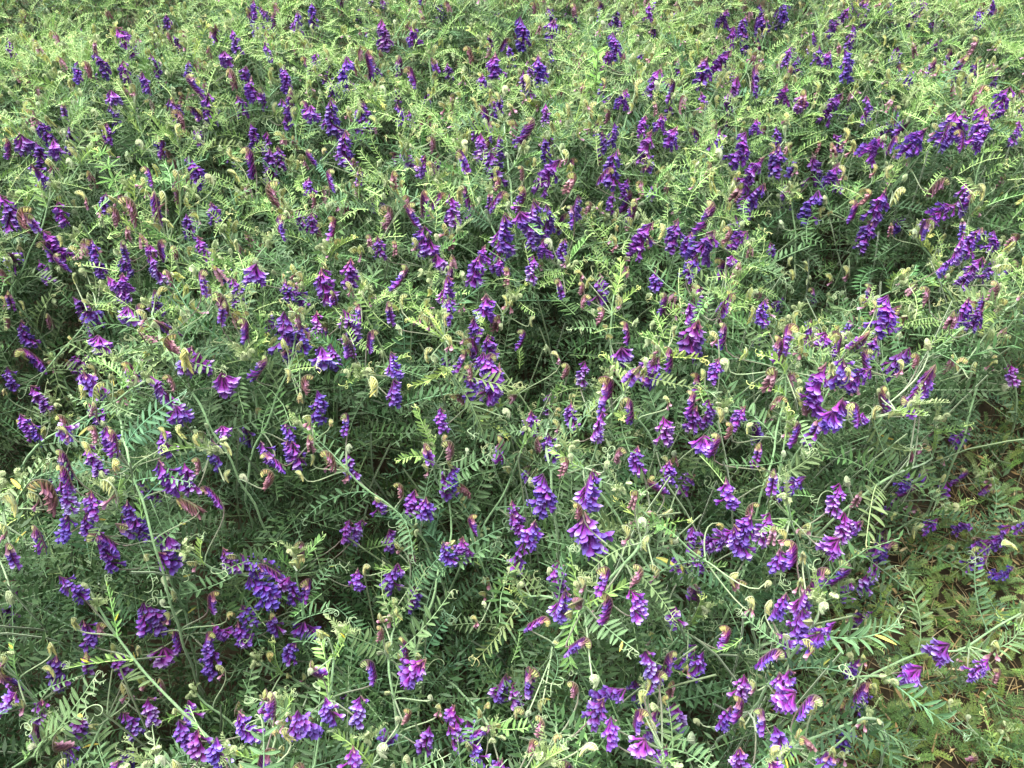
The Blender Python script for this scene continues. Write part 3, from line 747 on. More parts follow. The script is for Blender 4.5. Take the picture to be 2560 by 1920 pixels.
# prominent stems: list of picture pixels from low to the tip; leaves: start pixel, tip pixel, young?
STEMS = [
 ([(1922, 1716), (1984, 1627), (2026, 1585), (2042, 1531), (2042, 1505)], [((2026, 1585), (2250, 1652), 0), ((1984, 1627), (1840, 1560), 0), ((2040, 1530), (2062, 1430), 1)]),
 ([(2207, 1674), (2292, 1635), (2393, 1627), (2470, 1581), (2556, 1530)], [((2470, 1581), (2400, 1420), 0), ((2292, 1635), (2323, 1442), 0), ((2393, 1631), (2570, 1654), 0)]),
 ([(1380, 1620), (1412, 1565), (1455, 1511), (1466, 1465)], [((1445, 1520), (1375, 1665), 1), ((1466, 1511), (1567, 1627), 0), ((1470, 1504), (1625, 1465), 1)]),
 ([(1424, 1550), (1490, 1480), (1559, 1411), (1605, 1357), (1628, 1303)], [((1555, 1411), (1702, 1504), 0), ((1600, 1360), (1470, 1390), 0), ((1625, 1320), (1720, 1300), 1), ((1628, 1310), (1600, 1240), 1)]),
 ([(1390, 1494), (1350, 1492), (1308, 1492), (1290, 1450)], [((1304, 1500), (1216, 1650), 0), ((1350, 1492), (1260, 1400), 0)]),
 ([(1100, 1423), (1131, 1319), (1119, 1250), (1096, 1207), (1084, 1153), (1078, 1110)], [((1096, 1207), (1240, 1140), 0), ((1073, 1099), (1050, 985), 1), ((1119, 1250), (1010, 1320), 0), ((1084, 1153), (1000, 1120), 1), ((1100, 1420), (1240, 1400), 0)]),
 ([(973, 1650), (980, 1600), (988, 1558), (988, 1530)], [((996, 1654), (1158, 1527), 0), ((976, 1640), (860, 1570), 0), ((988, 1560), (910, 1440), 0), ((990, 1545), (1092, 1470), 0)]),
 ([(440, 1480), (386, 1376), (330, 1320), (293, 1270), (270, 1220)], [((330, 1345), (390, 1440), 0), ((386, 1376), (500, 1300), 0), ((300, 1280), (220, 1370), 0)]),
 ([(770, 1640), (745, 1569), (748, 1500), (741, 1407), (737, 1384)], [((748, 1500), (850, 1440), 0), ((745, 1560), (880, 1600), 0), ((741, 1420), (660, 1380), 1), ((760, 1620), (700, 1740), 0)]),
 ([(60, 1900), (104, 1874), (140, 1850)], [((104, 1874), (262, 1690), 0), ((110, 1880), (260, 1900), 0)]),
 ([(143, 1805), (80, 1740), (30, 1680), (0, 1640)], [((90, 1750), (190, 1690), 0), ((140, 1800), (20, 1850), 0)]),
 ([(355, 1253), (320, 1142), (297, 1026), (305, 949), (289, 902)], [((305, 960), (459, 852), 1), ((320, 1115), (455, 1003), 0), ((297, 1030), (180, 1060), 0), ((310, 1100), (330, 970), 0), ((335, 1200), (470, 1190), 0)]),
 ([(123, 891), (96, 825), (39, 756), (27, 655)], [((96, 825), (140, 730), 0), ((39, 756), (0, 800), 0), ((32, 700), (30, 650), 1)]),
 ([(478, 980), (413, 871), (378, 767)], [((420, 880), (520, 960), 0), ((400, 840), (340, 780), 0)]),
 ([(1378, 1200), (1366, 1095), (1374, 1045), (1384, 1015)], [((1374, 1022), (1432, 930), 1), ((1366, 1100), (1275, 1065), 0), ((1378, 1172), (1474, 1095), 0), ((1370, 1160), (1480, 1300), 0)]),
 ([(1160, 990), (1119, 918), (1108, 825), (1104, 794)], [((1123, 929), (1231, 1088), 0), ((1119, 918), (1045, 980), 1), ((1108, 856), (1030, 790), 1), ((1120, 925), (1260, 1010), 0)]),
 ([(1525, 960), (1528, 887), (1528, 767), (1544, 725)], [((1528, 830), (1430, 800), 0), ((1540, 750), (1580, 660), 1), ((1528, 767), (1480, 690), 0)]),
 ([(1500, 1090), (1520, 1045), (1601, 933), (1663, 887)], [((1600, 935), (1700, 1010), 0), ((1560, 990), (1440, 1000), 0), ((1640, 905), (1760, 900), 1)]),
 ([(1934, 1122), (1961, 987), (1968, 891), (1965, 850)], [((1961, 990), (1890, 950), 1), ((1968, 900), (2060, 880), 0), ((1950, 1040), (2040, 1120), 0)]),
 ([(2173, 1226), (2242, 1184), (2331, 1142), (2339, 1045)], [((2238, 1180), (2169, 1064), 0), ((2335, 1085), (2420, 1082), 1), ((2300, 1155), (2330, 1270), 0), ((2200, 1210), (2080, 1300), 0)]),
 ([(2230, 1330), (2323, 1285), (2370, 1275)], [((2323, 1283), (2500, 1262), 1)]),
 ([(2560, 740), (2497, 794), (2470, 850)], [((2475, 887), (2412, 1034), 0), ((2497, 800), (2400, 760), 0)]),
 ([(2069, 987), (2096, 910), (2127, 856)], [((2096, 915), (2190, 870), 0), ((2080, 950), (1990, 900), 0)]),
 ([(1281, 513), (1266, 359), (1254, 270), (1254, 231)], [((1270, 400), (1330, 300), 0), ((1266, 360), (1180, 300), 1), ((1280, 500), (1350, 430), 0)]),
 ([(1227, 563), (1162, 444), (1146, 367)], [((1190, 500), (1220, 420), 0), ((1162, 444), (1100, 400), 1)]),
 ([(1560, 320), (1578, 258), (1625, 139)], [((1590, 230), (1680, 255), 0), ((1578, 258), (1530, 200), 0)]),
 ([(463, 471), (448, 367), (424, 320)], [((450, 380), (520, 340), 0), ((440, 350), (360, 350), 1)]),
 ([(370, 370), (347, 309), (309, 231)], [((350, 320), (430, 290), 0)]),
 ([(1729, 486), (1768, 405), (1800, 360)], [((1768, 417), (1868, 340), 1), ((1750, 450), (1690, 370), 1)]),
 ([(2330, 370), (2400, 330), (2450, 300)], [((2400, 330), (2330, 300), 0), ((2440, 310), (2540, 350), 0)]),
 ([(2060, 1880), (2130, 1830), (2170, 1790)], [((2080, 1750), (2290, 1880), 0)]),
 ([(2100, 1750), (2120, 1700), (2210, 1690)], [((2230, 1735), (2380, 1880), 0)]),
]

# ------------------------------------------------------------------ build the shoots
class Shoot:
    pass
shoots = []
def wild_stem(path, sh):
    """turn a list of upper points into a full stem from the soil"""
    top = path
    p0 = top[0]
    d = (top[0] - top[1]).normalized() if len(top) > 1 else Vector((0, 0, -1))
    d.z = min(d.z, -.3)
    d.normalize()
    base = Vector((p0.x + d.x * .14 + rng.uniform(-.05, .05), p0.y + d.y * .14 + rng.uniform(-.05, .05), -.02))
    if p0.z > .05:
        low = bezier(base, base + Vector((0, 0, p0.z * .5)), p0 + d * min(.10, p0.z * .4), p0, 10)
    else:
        low = [base]
    pts = low[:-1] + list(top) if len(low) > 1 else low + list(top)
    # smooth (Catmull-Rom)
    out = []
    for i in range(len(pts) - 1):
        a = pts[max(0, i - 1)]; b = pts[i]; c = pts[i + 1]; e = pts[min(len(pts) - 1, i + 2)]
        n = max(2, int((c - b).length / .014))
        for k in range(n):
            t = k / n
            out.append(.5 * ((2 * b) + (c - a) * t + (2 * a - 5 * b + 4 * c - e) * t * t + (3 * b - a - 3 * c + e) * t ** 3))
    out.append(pts[-1])
    # slight zigzag at the nodes
    for i, p in enumerate(out):
        w = .0022 * math.sin(i * 1.15 + sh.ph)
        out[i] = p + Vector((w * math.cos(sh.ph), w * math.sin(sh.ph), 0))
    return out, base

def new_shoot(path, hand):
    sh = Shoot()
    sh.ph = rng.uniform(0, 6.28)
    sh.hand = hand
    sh.pts, sh.base = wild_stem(path, sh)
    sh.tip = sh.pts[-1]
    sh.clusters, sh.leaves = [], []
    sh.px, sh.py, sh.z = project(sh.tip)
    # nodes, counted down from the tip
    sh.nodes = []
    acc, nxt = 0, rng.uniform(.025, .04)
    for i in range(len(sh.pts) - 2, 0, -1):
        acc += (sh.pts[i] - sh.pts[i + 1]).length
        if acc >= nxt:
            t = (sh.pts[i + 1] - sh.pts[i - 1]).normalized()
            sh.nodes.append((sh.pts[i], t))
            nxt += rng.uniform(.042, .062)
            if acc > .48:
                break
    if not sh.nodes:
        sh.nodes.append((sh.pts[-1], Vector((0, 0, 1))))
    sh.tone = rng.gauss(1, .10); sh.warm = rng.gauss(-.01, .05)
    shoots.append(sh)
    return sh

for pix, lv in STEMS:
    n = len(pix)
    path = []
    for i, (a, b) in enumerate(pix):
        path.append(hit(a, b, -.03 + .05 * i / (n - 1), nobare=a > 2150 and b > 1450 and False))
    if pix[0][0] > 2150 and pix[0][1] > 1550 or pix[0][0] > 2050 and pix[0][1] > 1740:
        path = [on_plane(a, b, .20 + .07 * i / (n - 1)) for i, (a, b) in enumerate(pix)]
    sh = new_shoot(path, True)
    zs = [project(p)[2] for p in path]
    for (a, b, yg) in lv:
        # start of the leaf on the stem, in depth too
        best = min(sh.pts, key=lambda p: (project(p)[0] - a[0]) ** 2 + (project(p)[1] - a[1]) ** 2)
        s = best.copy()
        dz = project(s)[2]
        d1 = ray(*b)
        e1 = CAM + d1 * ((dz * (1 + rng.uniform(-.02, .03))) / d1.dot(FWD))
        cz = canopy(e1.x, e1.y) + .035
        if cz > e1.z:
            e1 = hit(b[0], b[1], .035)
        sh.leaves.append((s, e1, yg))

# scattered shoots until three hundred stand in the picture
N_SHOOTS = 300
tips2 = [(s.tip.x, s.tip.y) for s in shoots]
tries = 0
dmin = .098
while len(shoots) < N_SHOOTS and tries < 60000:
    tries += 1
    if tries % 4000 == 0:
        dmin *= .93
    y = rng.uniform(.02, 2.25); x = rng.uniform(-1.45, 1.45)
    h = canopy(x, y)
    px, py, z = project((x, y, h))
    if not (-40 < px < W_PX + 40 and -50 < py < H_PX + 60):
        continue
    b = bare(x, y)
    if rng.random() < b * .93:
        continue
    if h < H0 - .12 and b < .2 and rng.random() < .8:
        continue
    if any((x - a) ** 2 + (y - c) ** 2 < dmin * dmin for a, c in tips2):
        continue
    tips2.append((x, y))
    tip = Vector((x, y, h + rng.uniform(-.015, .045)))
    az = rng.uniform(0, 6.28)
    lean = rng.uniform(.35, 1.25)
    up = Vector((math.cos(az) * lean, math.sin(az) * lean, 1)).normalized()
    bend = Vector((math.cos(az + rng.uniform(-1, 1)), math.sin(az + rng.uniform(-1, 1)), 0)) * rng.uniform(.0, .05)
    p1 = tip - up * .10
    p2 = tip - up * .20 - bend
    p1.z = max(p1.z, .03); p2.z = max(p2.z, .02)
    new_shoot([p2, p1, tip], False)

# ---- hand-listed flower clusters, hung on the nearest node of a stem
node_p = np.array([tuple(n[0]) for s in shoots for n in s.nodes])
node_s = [(i, k) for i, s in enumerate(shoots) for k in range(len(s.nodes))]
VDN = (UPC * .5 + Vector((0, 0, 1)) * .5).normalized() * -1
VDC = VDN.dot(-UPC)

def nearest_node(p):
    d = node_p - np.array(tuple(p))
    w = np.sqrt((d * d).sum(1)) + np.where(d[:, 2] > 0.005, (d[:, 2]) * 2.0, 0) + .02 * nrg.random(len(d))
    return node_s[int(np.argmin(w))]

hand_marks = []
for ck, txt in CLUSTERS.items():
    x0, y0 = CROPS[ck]
    for e in txt.replace("\n", "").split(";"):
        f = e.split()
        if len(f) != 5:
            continue
        ax_, ay_, bx_, by_ = [float(t) * 10 * .3858 for t in f[:4]]
        kind = f[4]
        ax_ += x0; bx_ += x0; ay_ += y0; by_ += y0
        mx_, my_ = (ax_ + bx_) / 2, (ay_ + by_) / 2
        p = hit(mx_, my_, .02 if kind in OPEN else .04)
        if mx_ > 2150 and my_ > 1560 and kind in 'GLWCH':
            p = on_plane(mx_, my_, .27)
        z = project(p)[2]
        dx = (bx_ - ax_) * z / FPX; dy = (by_ - ay_) * z / FPX / VDC
        AB = RGT * dx + VDN * dy
        L = AB.length
        if L < .004:
            continue
        cd = CL[kind][rng.randrange(len(CL[kind]))]
        s = min(1.6, max(.9, L / cd.len * 1.22)) * (1.08 if kind in 'CPY' else (.86 if kind in 'FG' else 1.0))
        dirn = AB.normalized()
        if kind in 'CPYW' and rng.random() < .8:
            dirn = (dirn + VDN * .6).normalized()
        face = (-FWD * .75 + RGT * rng.uniform(-.8, .8) + Vector((0, 0, rng.uniform(-.3, .4)))).normalized()
        y_ = (face - dirn * face.dot(dirn)).normalized()
        m = frame(p - AB * .5, y_, -dirn) @ Matrix.Scale(s, 4)
        sh, nd = nearest_node(m @ cd.base)
        shoots[sh].clusters.append((kind, cd, m, nd, True))
        if True:
            hand_marks.append((mx_, my_, max(18, .55 * math.hypot(bx_ - ax_, by_ - ay_)), z))
hm = np.array(hand_marks)

# ---- random small clusters and buds on the scattered shoots
def add_random_cluster(i, sh, kind, k, plen):
    nd = min(k, len(sh.nodes) - 1)
    n, t = sh.nodes[nd]
    az = rng.uniform(0, 6.28)
    o = Vector((math.cos(az), math.sin(az), 0))
    cd = CL[kind][rng.randrange(len(CL[kind]))]
    bp = n + (o * rng.uniform(.3, .8) + Vector((0, 0, 1)) + t * .5).normalized() * plen
    top = canopy(bp.x, bp.y) + .065
    if bp.z > top:
        bp.z = top
    dn = (Vector((0, 0, -1)) + o * rng.uniform(-.5, .25) + Vector((rng.uniform(-.3, .3), rng.uniform(-.3, .3), 0))).normalized()
    face = (o * .6 + Vector((rng.uniform(-.5, .5), -.6, .2))).normalized()
    y_ = (face - dn * face.dot(dn)).normalized()
    s = rng.uniform(.92, 1.3)
    m = frame(Vector((0, 0, 0)), y_, -dn) @ Matrix.Scale(s, 4)
    m.translation = bp - (m @ cd.base)
    sh.clusters.append((kind, cd, m, nd, False))

for i, sh in enumerate(shoots):
    far = sh.z > 1.15
    left_pale = sh.px < 420 and sh.py < 330
    nb = rng.choice((4, 5, 5, 6)) if far else rng.choice((2, 3, 3, 4))
    for _ in range(nb):
        add_random_cluster(i, sh, rng.choice('CCCPPYHWC' if not left_pale else 'CCPPC'), rng.choice((0, 0, 1, 1, 2, 3)), rng.uniform(.02, .05))
    if far and not left_pale and rng.random() < .15:
        add_random_cluster(i, sh, rng.choice('OMVLH'), rng.randrange(1, 4), rng.uniform(.03, .06))
    elif rng.random() < .35:
        add_random_cluster(i, sh, rng.choice('VVO'), rng.randrange(2, 6), rng.uniform(.03, .05))

# ---- leaves of the scattered shoots
def hides(p):
    px, py, z = project(p)
    d2 = (hm[:, 0] - px) ** 2 + (hm[:, 1] - py) ** 2
    return bool(np.any((d2 < hm[:, 2] ** 2) & (z < hm[:, 3] + .01)))

leaf_total = 0
NEAR = 1.05
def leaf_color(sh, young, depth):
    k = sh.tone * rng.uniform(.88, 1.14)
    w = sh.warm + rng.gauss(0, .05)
    # young leaves near the tip are pale yellow-green, old ones low on the stem dark blue-green; range widened to paint in canopy shade
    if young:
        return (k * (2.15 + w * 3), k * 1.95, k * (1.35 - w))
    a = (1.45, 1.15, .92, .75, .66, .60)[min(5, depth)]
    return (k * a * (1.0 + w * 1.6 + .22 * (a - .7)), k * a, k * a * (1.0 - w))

for i, sh in enumerate(shoots):
    sh.lv = []
    for (s, e, yg) in sh.leaves:
        ld = (YOUNG if yg else LEAVES)[rng.randrange(6 if yg else 12)]
        d = e - s
        sc_ = min(1.12, max(.6, d.length / ld.chord))
        zh = (-FWD * .5 + Vector((0, 0, 1)) + RGT * rng.uniform(-.35, .35)).normalized()
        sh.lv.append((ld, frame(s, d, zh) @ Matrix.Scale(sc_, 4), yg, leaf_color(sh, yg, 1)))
    a0 = rng.uniform(0, 6.28)
    nmax = 6 if sh.hand else (8 if sh.z < 1.2 else 10)
    for k, (n, t) in enumerate(sh.nodes):
        if k >= nmax:
            break
        if sh.hand and k in (1, 2) and rng.random() < .6:
            continue
        yg = k == 0 or (k == 1 and rng.random() < .5)
        for att in range(5):
            a = a0 + k * math.pi + rng.uniform(-.7, .7) + att * 1.1
            rad = Vector((math.cos(a), math.sin(a), 0))
            rad = (rad - t * rad.dot(t)).normalized()
            th = RAD(rng.uniform(28, 70)) if k > 0 else RAD(rng.uniform(20, 45))
            d = (t * math.cos(th) + rad * math.sin(th)).normalized()
            d.z = max(-.35, d.z + rng.uniform(-.1, .15))
            d.normalize()
            ld = (YOUNG if yg else LEAVES)[rng.randrange(6 if yg else 12)]
            sc_ = rng.uniform(.8, 1.12)
            e = n + d * ld.L * sc_
            lim = canopy(e.x, e.y) + .06
            if e.z > lim:
                e.z = lim + rng.uniform(-.01, .015)
                d = (e - n).normalized()
            mid = n + d * ld.L * sc_ * .5
            if att < 4 and (mid.z > canopy(mid.x, mid.y) + .055 or e.z > canopy(e.x, e.y) + .09):
                continue
            if hides(mid) or hides(n + d * ld.L * sc_ * .85):
                continue
            zh = Vector((rng.gauss(0, .5), rng.gauss(0, .5), 1))
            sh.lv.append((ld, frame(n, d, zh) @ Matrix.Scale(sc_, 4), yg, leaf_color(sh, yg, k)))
            break

# ---- write the shoots as objects
NUMW = ['no', 'one', 'two', 'three', 'four', 'five', 'six', 'seven', 'eight', 'nine', 'ten', 'eleven', 'twelve']
straw_c = on_plane(2350, 1600, .05)
marks = [('by the bare straw patch', straw_c, .42), ('around the deep dark hollow', on_plane(1345, 930, .35), .17),
         ('beside the pale cleavers', on_plane(262, 374, H0), .16), ('beside the broad-leaved weed', on_plane(1470, 150, H0), .2),
         ('beside the upright grass blades', on_plane(2045, 110, H0), .22), ('by the small gap showing dead leaves', on_plane(1280, 1590, .3), .16),
         ('around the dark shaded dip', on_plane(2035, 610, .3), .2), ('beside the fan-shaped purple bloom', on_plane(760, 1590, H0), .15),
         ('by the thick purple bloom pile', on_plane(1200, 970, H0), .14), ('under the leafy mound', on_plane(470, 790, H0), .16),
         ('on the bud-covered mound', on_plane(1560, 1400, H0), .15), ('beside the magenta and lilac spikes', on_plane(2450, 330, H0), .2),
         ('by the hanging violet mass', on_plane(130, 350, H0), .2), ('beside the drooping lilac spray', on_plane(2080, 1040, H0), .15)]
def stem_mesh(sh):
    n = len(sh.pts)
    r = np.linspace(.0021, .0013, n)
    ridx = np.arange(n)
    r = r * (1 + .10 * (np.sin(ridx * 1.15 + sh.ph) > .86))
    k = sh.tone
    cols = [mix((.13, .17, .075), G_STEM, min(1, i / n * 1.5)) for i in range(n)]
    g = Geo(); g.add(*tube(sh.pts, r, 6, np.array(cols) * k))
    return g.mesh("stem", M_STEM)

n_obj = 0
for i, sh in enumerate(shoots):
    e = bpy.data.objects.new("vetch_shoot", None)
    e.empty_display_size = .02
    col.objects.link(e)
    e.location = sh.base
    off = Matrix.Translation(-sh.base)
    near = sh.z < NEAR
    # label
    nop = sum(1 for c in sh.clusters if c[0] in OPEN)
    nh = sum(1 for c in sh.clusters if c[0] in 'H')
    nbud = sum(1 for c in sh.clusters if c[0] in 'CPY')
    nw = sum(1 for c in sh.clusters if c[0] == 'W')
    parts = []
    if nop: parts.append(f"{NUMW[min(12, nop)]} purple flower cluster{'s' if nop > 1 else ''}")
    if nbud: parts.append(f"{NUMW[min(12, nbud)]} green bud{'s' if nbud > 1 else ''}")
    if nh: parts.append(f"{NUMW[min(12, nh)]} half-open")
    if nw: parts.append(f"{NUMW[min(12, nw)]} faded")
    place = ''
    for txt, q, rr in marks:
        if (sh.tip.x - q.x) ** 2 + (sh.tip.y - q.y) ** 2 < rr * rr:
            place = ' ' + txt
            break
    t0 = sh.pts[max(0, len(sh.pts) - 8)]
    ln = sh.tip - t0
    pos = 'upright' if ln.z > .8 * ln.length else ('leaning' if ln.z > .35 * ln.length else 'sprawling')
    body = (', '.join(parts[:-1]) + ' and ' + parts[-1]) if len(parts) > 1 else (parts[0] if parts else 'leaves and tendrils only')
    lab = f"{pos} vetch shoot with {body}{place}"
    if len(lab.split()) > 16:
        body = ', '.join(p.replace(' cluster', '').replace('flowers', 'flower spikes') for p in parts[:2])
        lab = f"{pos} vetch shoot with {body}{place}"
    e["label"] = ' '.join(lab.split()[:16])
    e["category"] = "vetch"
    e["group"] = "flowering vetch shoots crowding the field"
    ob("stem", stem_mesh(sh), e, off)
    ob("shoot_tip", TIPS[i % 6], e, off @ Matrix.Translation(sh.tip) @ Matrix.Rotation(sh.ph, 4, 'Z') @ Matrix.Scale(rng.uniform(1.0, 1.5), 4), (sh.tone,) * 3)
    for ld, m, yg, c in sh.lv:
        if near:
            o = ob("leaf", ld.rach_me, e, off @ m, c)
            for k, mm in ld.leaflets:
                f = rng.uniform(.86, 1.14)
                lc = (c[0] * f, c[1] * f, c[2] * f) if rng.random() > .025 else (c[0] * 3.4, c[1] * 1.7, c[2] * .8)
                ob("leaflet", LEAFLET_ME[k], o, mm, lc)
            ob("tendril", ld.tend_me, o, None, (1, 1, 1))
        else:
            ob("leaf", ld.full_me, e, off @ m, c)
    for kind, cd, m, nd, hand in sh.clusters:
        v = rng.uniform(.72, 1.25)
        cc = (v * rng.uniform(.84, 1.14), v, v * rng.uniform(.92, 1.12)) if kind in OPEN + 'H' else (v * rng.uniform(.95, 1.1), v, v * rng.uniform(.85, 1.1))
        bw = m @ cd.base
        bt = (m.to_3x3() @ cd.btan).normalized()
        n, t = sh.nodes[nd]
        L = (bw - n).length
        p1 = n + (t * .4 + (bw - n).normalized() * .6) * L * .35
        crv = bezier(n, p1, bw - bt * L * .38, bw, 8)
        ac = cd.axc
        g = Geo(); g.add(*tube(crv, np.linspace(.00105, .00085, 8), 4, [mix(G_STEM, ac, min(1, .2 + s * .13)) for s in range(8)]))
        if near:
            o = ob("flower_cluster" if kind in OPEN + 'HW' else "bud_cluster", cd.ax_me, e, off @ m, cc)
            for kd, k, mm in cd.F:
                ob("floret" if kd in FC else "bud", FLORET_ME[kd][k], o, mm, cc)
        else:
            ob("flower_cluster" if kind in OPEN + 'HW' else "bud_cluster", cd.full_me, e, off @ m, cc)
        ob("flower_stalk", g.mesh("flower_stalk", M_STEM), e, off)

# ------------------------------------------------------------------ the mass of lower leaves, and the field going on around
def scatter(protos, mats, tints):
    """numpy join of copies: protos = list of Geo, mats = list of (proto index, 4x4, tint)"""
    V, Q, C, n = [], [], [], 0
    by = {}
    for (k, m, t) in mats:
        by.setdefault(k, []).append((m, t))
    for k, lst in by.items():
        v, q, c = protos[k].arr()
        A = np.array([np.array(m) for m, _ in lst])
        T = np.array([t for _, t in lst])
        vv = np.einsum('nij,vj->nvi', A[:, :3, :3], v) + A[:, None, :3, 3]
        cc = c[None] * T[:, None, :]
        N = len(lst)
        qq = q[None] + (np.arange(N) * len(v))[:, None, None] + n
        V.append(vv.reshape(-1, 3)); C.append(cc.reshape(-1, 3)); Q.append(qq.reshape(-1, 4))
        n += N * len(v)
    return np.concatenate(V), np.concatenate(Q), np.concatenate(C)

LOWS = [l.low for l in LEAVES] + [y.low for y in YOUNG]
def leaf_at(x, y, z, tone, r, flat=.5):
    az = r.uniform(0, 6.28)
    d = Vector((math.cos(az), math.sin(az), r.uniform(-.3, .7)))
    zh = Vector((r.gauss(0, flat), r.gauss(0, flat), 1))
    k = r.randrange(12)
    w = r.gauss(0, .08)
    s = r.uniform(.8, 1.15)
    return (k, frame(Vector((x, y, z)), d, zh) @ Matrix.Scale(s, 4), (tone * (1 + w), tone, tone * (1 - w)))

ur = random.Random(21)
under = []
for _ in range(26500):
    y = ur.uniform(-.15, 2.5); x = ur.uniform(-1.75, 1.75)
    if abs(x) > .85 + .42 * y:
        continue
    h = canopy(x, y)
    b = bare(x, y)
    if ur.random() < b * .985:
        continue
    if h < .34 and b < .3:
        z = ur.uniform(.01, .14)
    else:
        z = h - .10 - .22 * ur.random() if ur.random() < .7 else ur.uniform(.01, .16)
    z = max(.015, z)
    m = leaf_at(x, y, z, ur.uniform(.46, .78), ur)  # old-leaf green, darkened further to put shade contrast into the tint
    if z > h - .08 and hides(m[1].translation + m[1].to_3x3() @ Vector((0, .05, 0))):
        continue
    under.append(m)
KITE = [l.kite for l in LEAVES]
v, q, c = scatter(KITE, under, None)
print('under', len(under))
o = ob("vetch_undergrowth", np_mesh("vetch_undergrowth", v, q, c, M_LEAF)); o["kind"] = "stuff"
o["label"] = "mass of lower vetch leaves filling the stand beneath the flowering shoots"; o["category"] = "undergrowth"

# bare stalks standing in the gloom
g = Geo()
for _ in range(1500):
    y = ur.uniform(-.1, 2.4); x = ur.uniform(-1.6, 1.6)
    if abs(x) > .8 + .42 * y: continue
    h = canopy(x, y)
    if h < .12 and ur.random() < .7: continue
    a = ur.uniform(0, 6.28); l = ur.uniform(.03, .16)
    p0 = Vector((x, y, -.01)); p3 = Vector((x + math.cos(a) * l, y + math.sin(a) * l, h - ur.uniform(.0, .08)))
    g.add(*tube(bezier(p0, p0 + Vector((0, 0, h * .5)), p3 - Vector((math.cos(a) * l * .4, math.sin(a) * l * .4, .08)), p3, 6), .0014, 3, mix((.12, .16, .07), (.22, .31, .14), ur.random())))
o = ob("vetch_stalks", g.mesh("vetch_stalks", M_STEM)); o["kind"] = "stuff"
o["label"] = "tangle of thin lower vetch stalks under the leaves"; o["category"] = "undergrowth"

# the field beyond the picture, and the small shoots between the three hundred
fr = random.Random(33)
field, outer, fcl = [], [], []
CLOWS, CKEY = [], {}
for k in CL:
    for j, cd in enumerate(CL[k]):
        CKEY[(k, j)] = len(CLOWS); CLOWS.append(cd.low)
for _ in range(12500):
    y = fr.uniform(-.5, 3.4); x = fr.uniform(-2.3, 2.3)
    h = canopy(x, y)
    px, py, z = project((x, y, h))
    inside = -60 < px < W_PX + 60 and -60 < py < H_PX + 60
    if inside and fr.random() < (.88 if py > 900 else .55): continue
    if fr.random() < bare(x, y) * .97: continue
    yg = fr.random() < .3
    zz = max(.02, h - .01 - .09 * fr.random() + (.035 if yg else 0))
    m = leaf_at(x, y, zz, fr.uniform(.9, 1.2) * (1.25 if yg else 1), fr, .35)
    if yg:
        m = (12 + fr.randrange(6), m[1], (m[2][0] * 2.1, m[2][1] * 1.8, m[2][2] * 1.6))
    if inside and hides(m[1].translation + m[1].to_3x3() @ Vector((0, .05, 0))):
        continue
    (field if inside else outer).append(m)
for _ in range(9000):
    y = fr.uniform(.7, 2.6); x = fr.uniform(-1.9, 1.9)
    h = canopy(x, y)
    px, py, z = project((x, y, h))
    if not (-200 < px < W_PX + 200 and -200 < py < 1000): continue
    if fr.random() < (py / 1050) ** .8 if py > 0 else False: continue
    if h < H0 - .09 or fr.random() < bare(x, y): continue
    az = fr.uniform(0, 6.28)
    d = Vector((math.cos(az), math.sin(az), fr.uniform(.0, .9)))
    t = fr.uniform(1.4, 2.3)
    m = frame(Vector((x, y, h + fr.uniform(-.03, .015))), d, Vector((fr.gauss(0, .6), fr.gauss(0, .6), 1))) @ Matrix.Scale(fr.uniform(.45, .7), 4)
    if hides(m.translation + m.to_3x3() @ Vector((0, .03, 0))): continue
    field.append((fr.randrange(12), m, (t * 1.80, t * 1.36, t * 1.25)))
v, q, c = scatter(LOWS, field, None)
KITES_ALL = [l.kite for l in LEAVES] + [y.kite for y in YOUNG]
v2, q2, c2 = scatter(KITES_ALL, outer, None)
v, q, c = np.concatenate([v, v2]), np.concatenate([q, q2 + len(v)]), np.concatenate([c, c2])
o = ob("vetch_field", np_mesh("vetch_field", v, q, c, M_LEAF)); o["kind"] = "stuff"
o["label"] = "leafy vetch growth going on between and beyond the single shoots"; o["category"] = "field"
for _ in range(6500):
    y = fr.uniform(-.6, 3.7); x = fr.uniform(-2.5, 2.5)
    h = canopy(x, y)
    px, py, z = project((x, y, h))
    inside = -60 < px < W_PX + 60 and -40 < py < H_PX + 60
    if inside and py > 950: continue
    if fr.random() < bare(x, y): continue
    if not inside and fr.random() < .35: continue
    k = fr.choice('OMLVHHWCCCP') if not inside else fr.choice('CCPPCPW'); j = fr.randrange(len(CL[k])); cd = CL[k][j]
    dn = Vector((fr.uniform(-.4, .4), fr.uniform(-.4, .4), -1)).normalized()
    f = Vector((fr.uniform(-1, 1), fr.uniform(-1, .5), .2)); y_ = (f - dn * f.dot(dn)).normalized()
    t = fr.uniform(.85, 1.1)
    if inside:
        t *= 1.1
        if hides(Vector((x, y, h + .03))): continue
    fcl.append((CKEY[(k, j)], frame(Vector((x, y, h + fr.uniform(.0, .045))), y_, -dn) @ Matrix.Scale(fr.uniform(1.1, 1.5) if inside else 1.0, 4), (t, t, t)))
v, q, c = scatter(CLOWS, fcl, None)
o = ob("vetch_blossom", np_mesh("vetch_blossom", v, q, c, M_PETAL)); o["kind"] = "stuff"
o["label"] = "purple vetch blossom of the field beyond the single shoots"; o["category"] = "blossom"

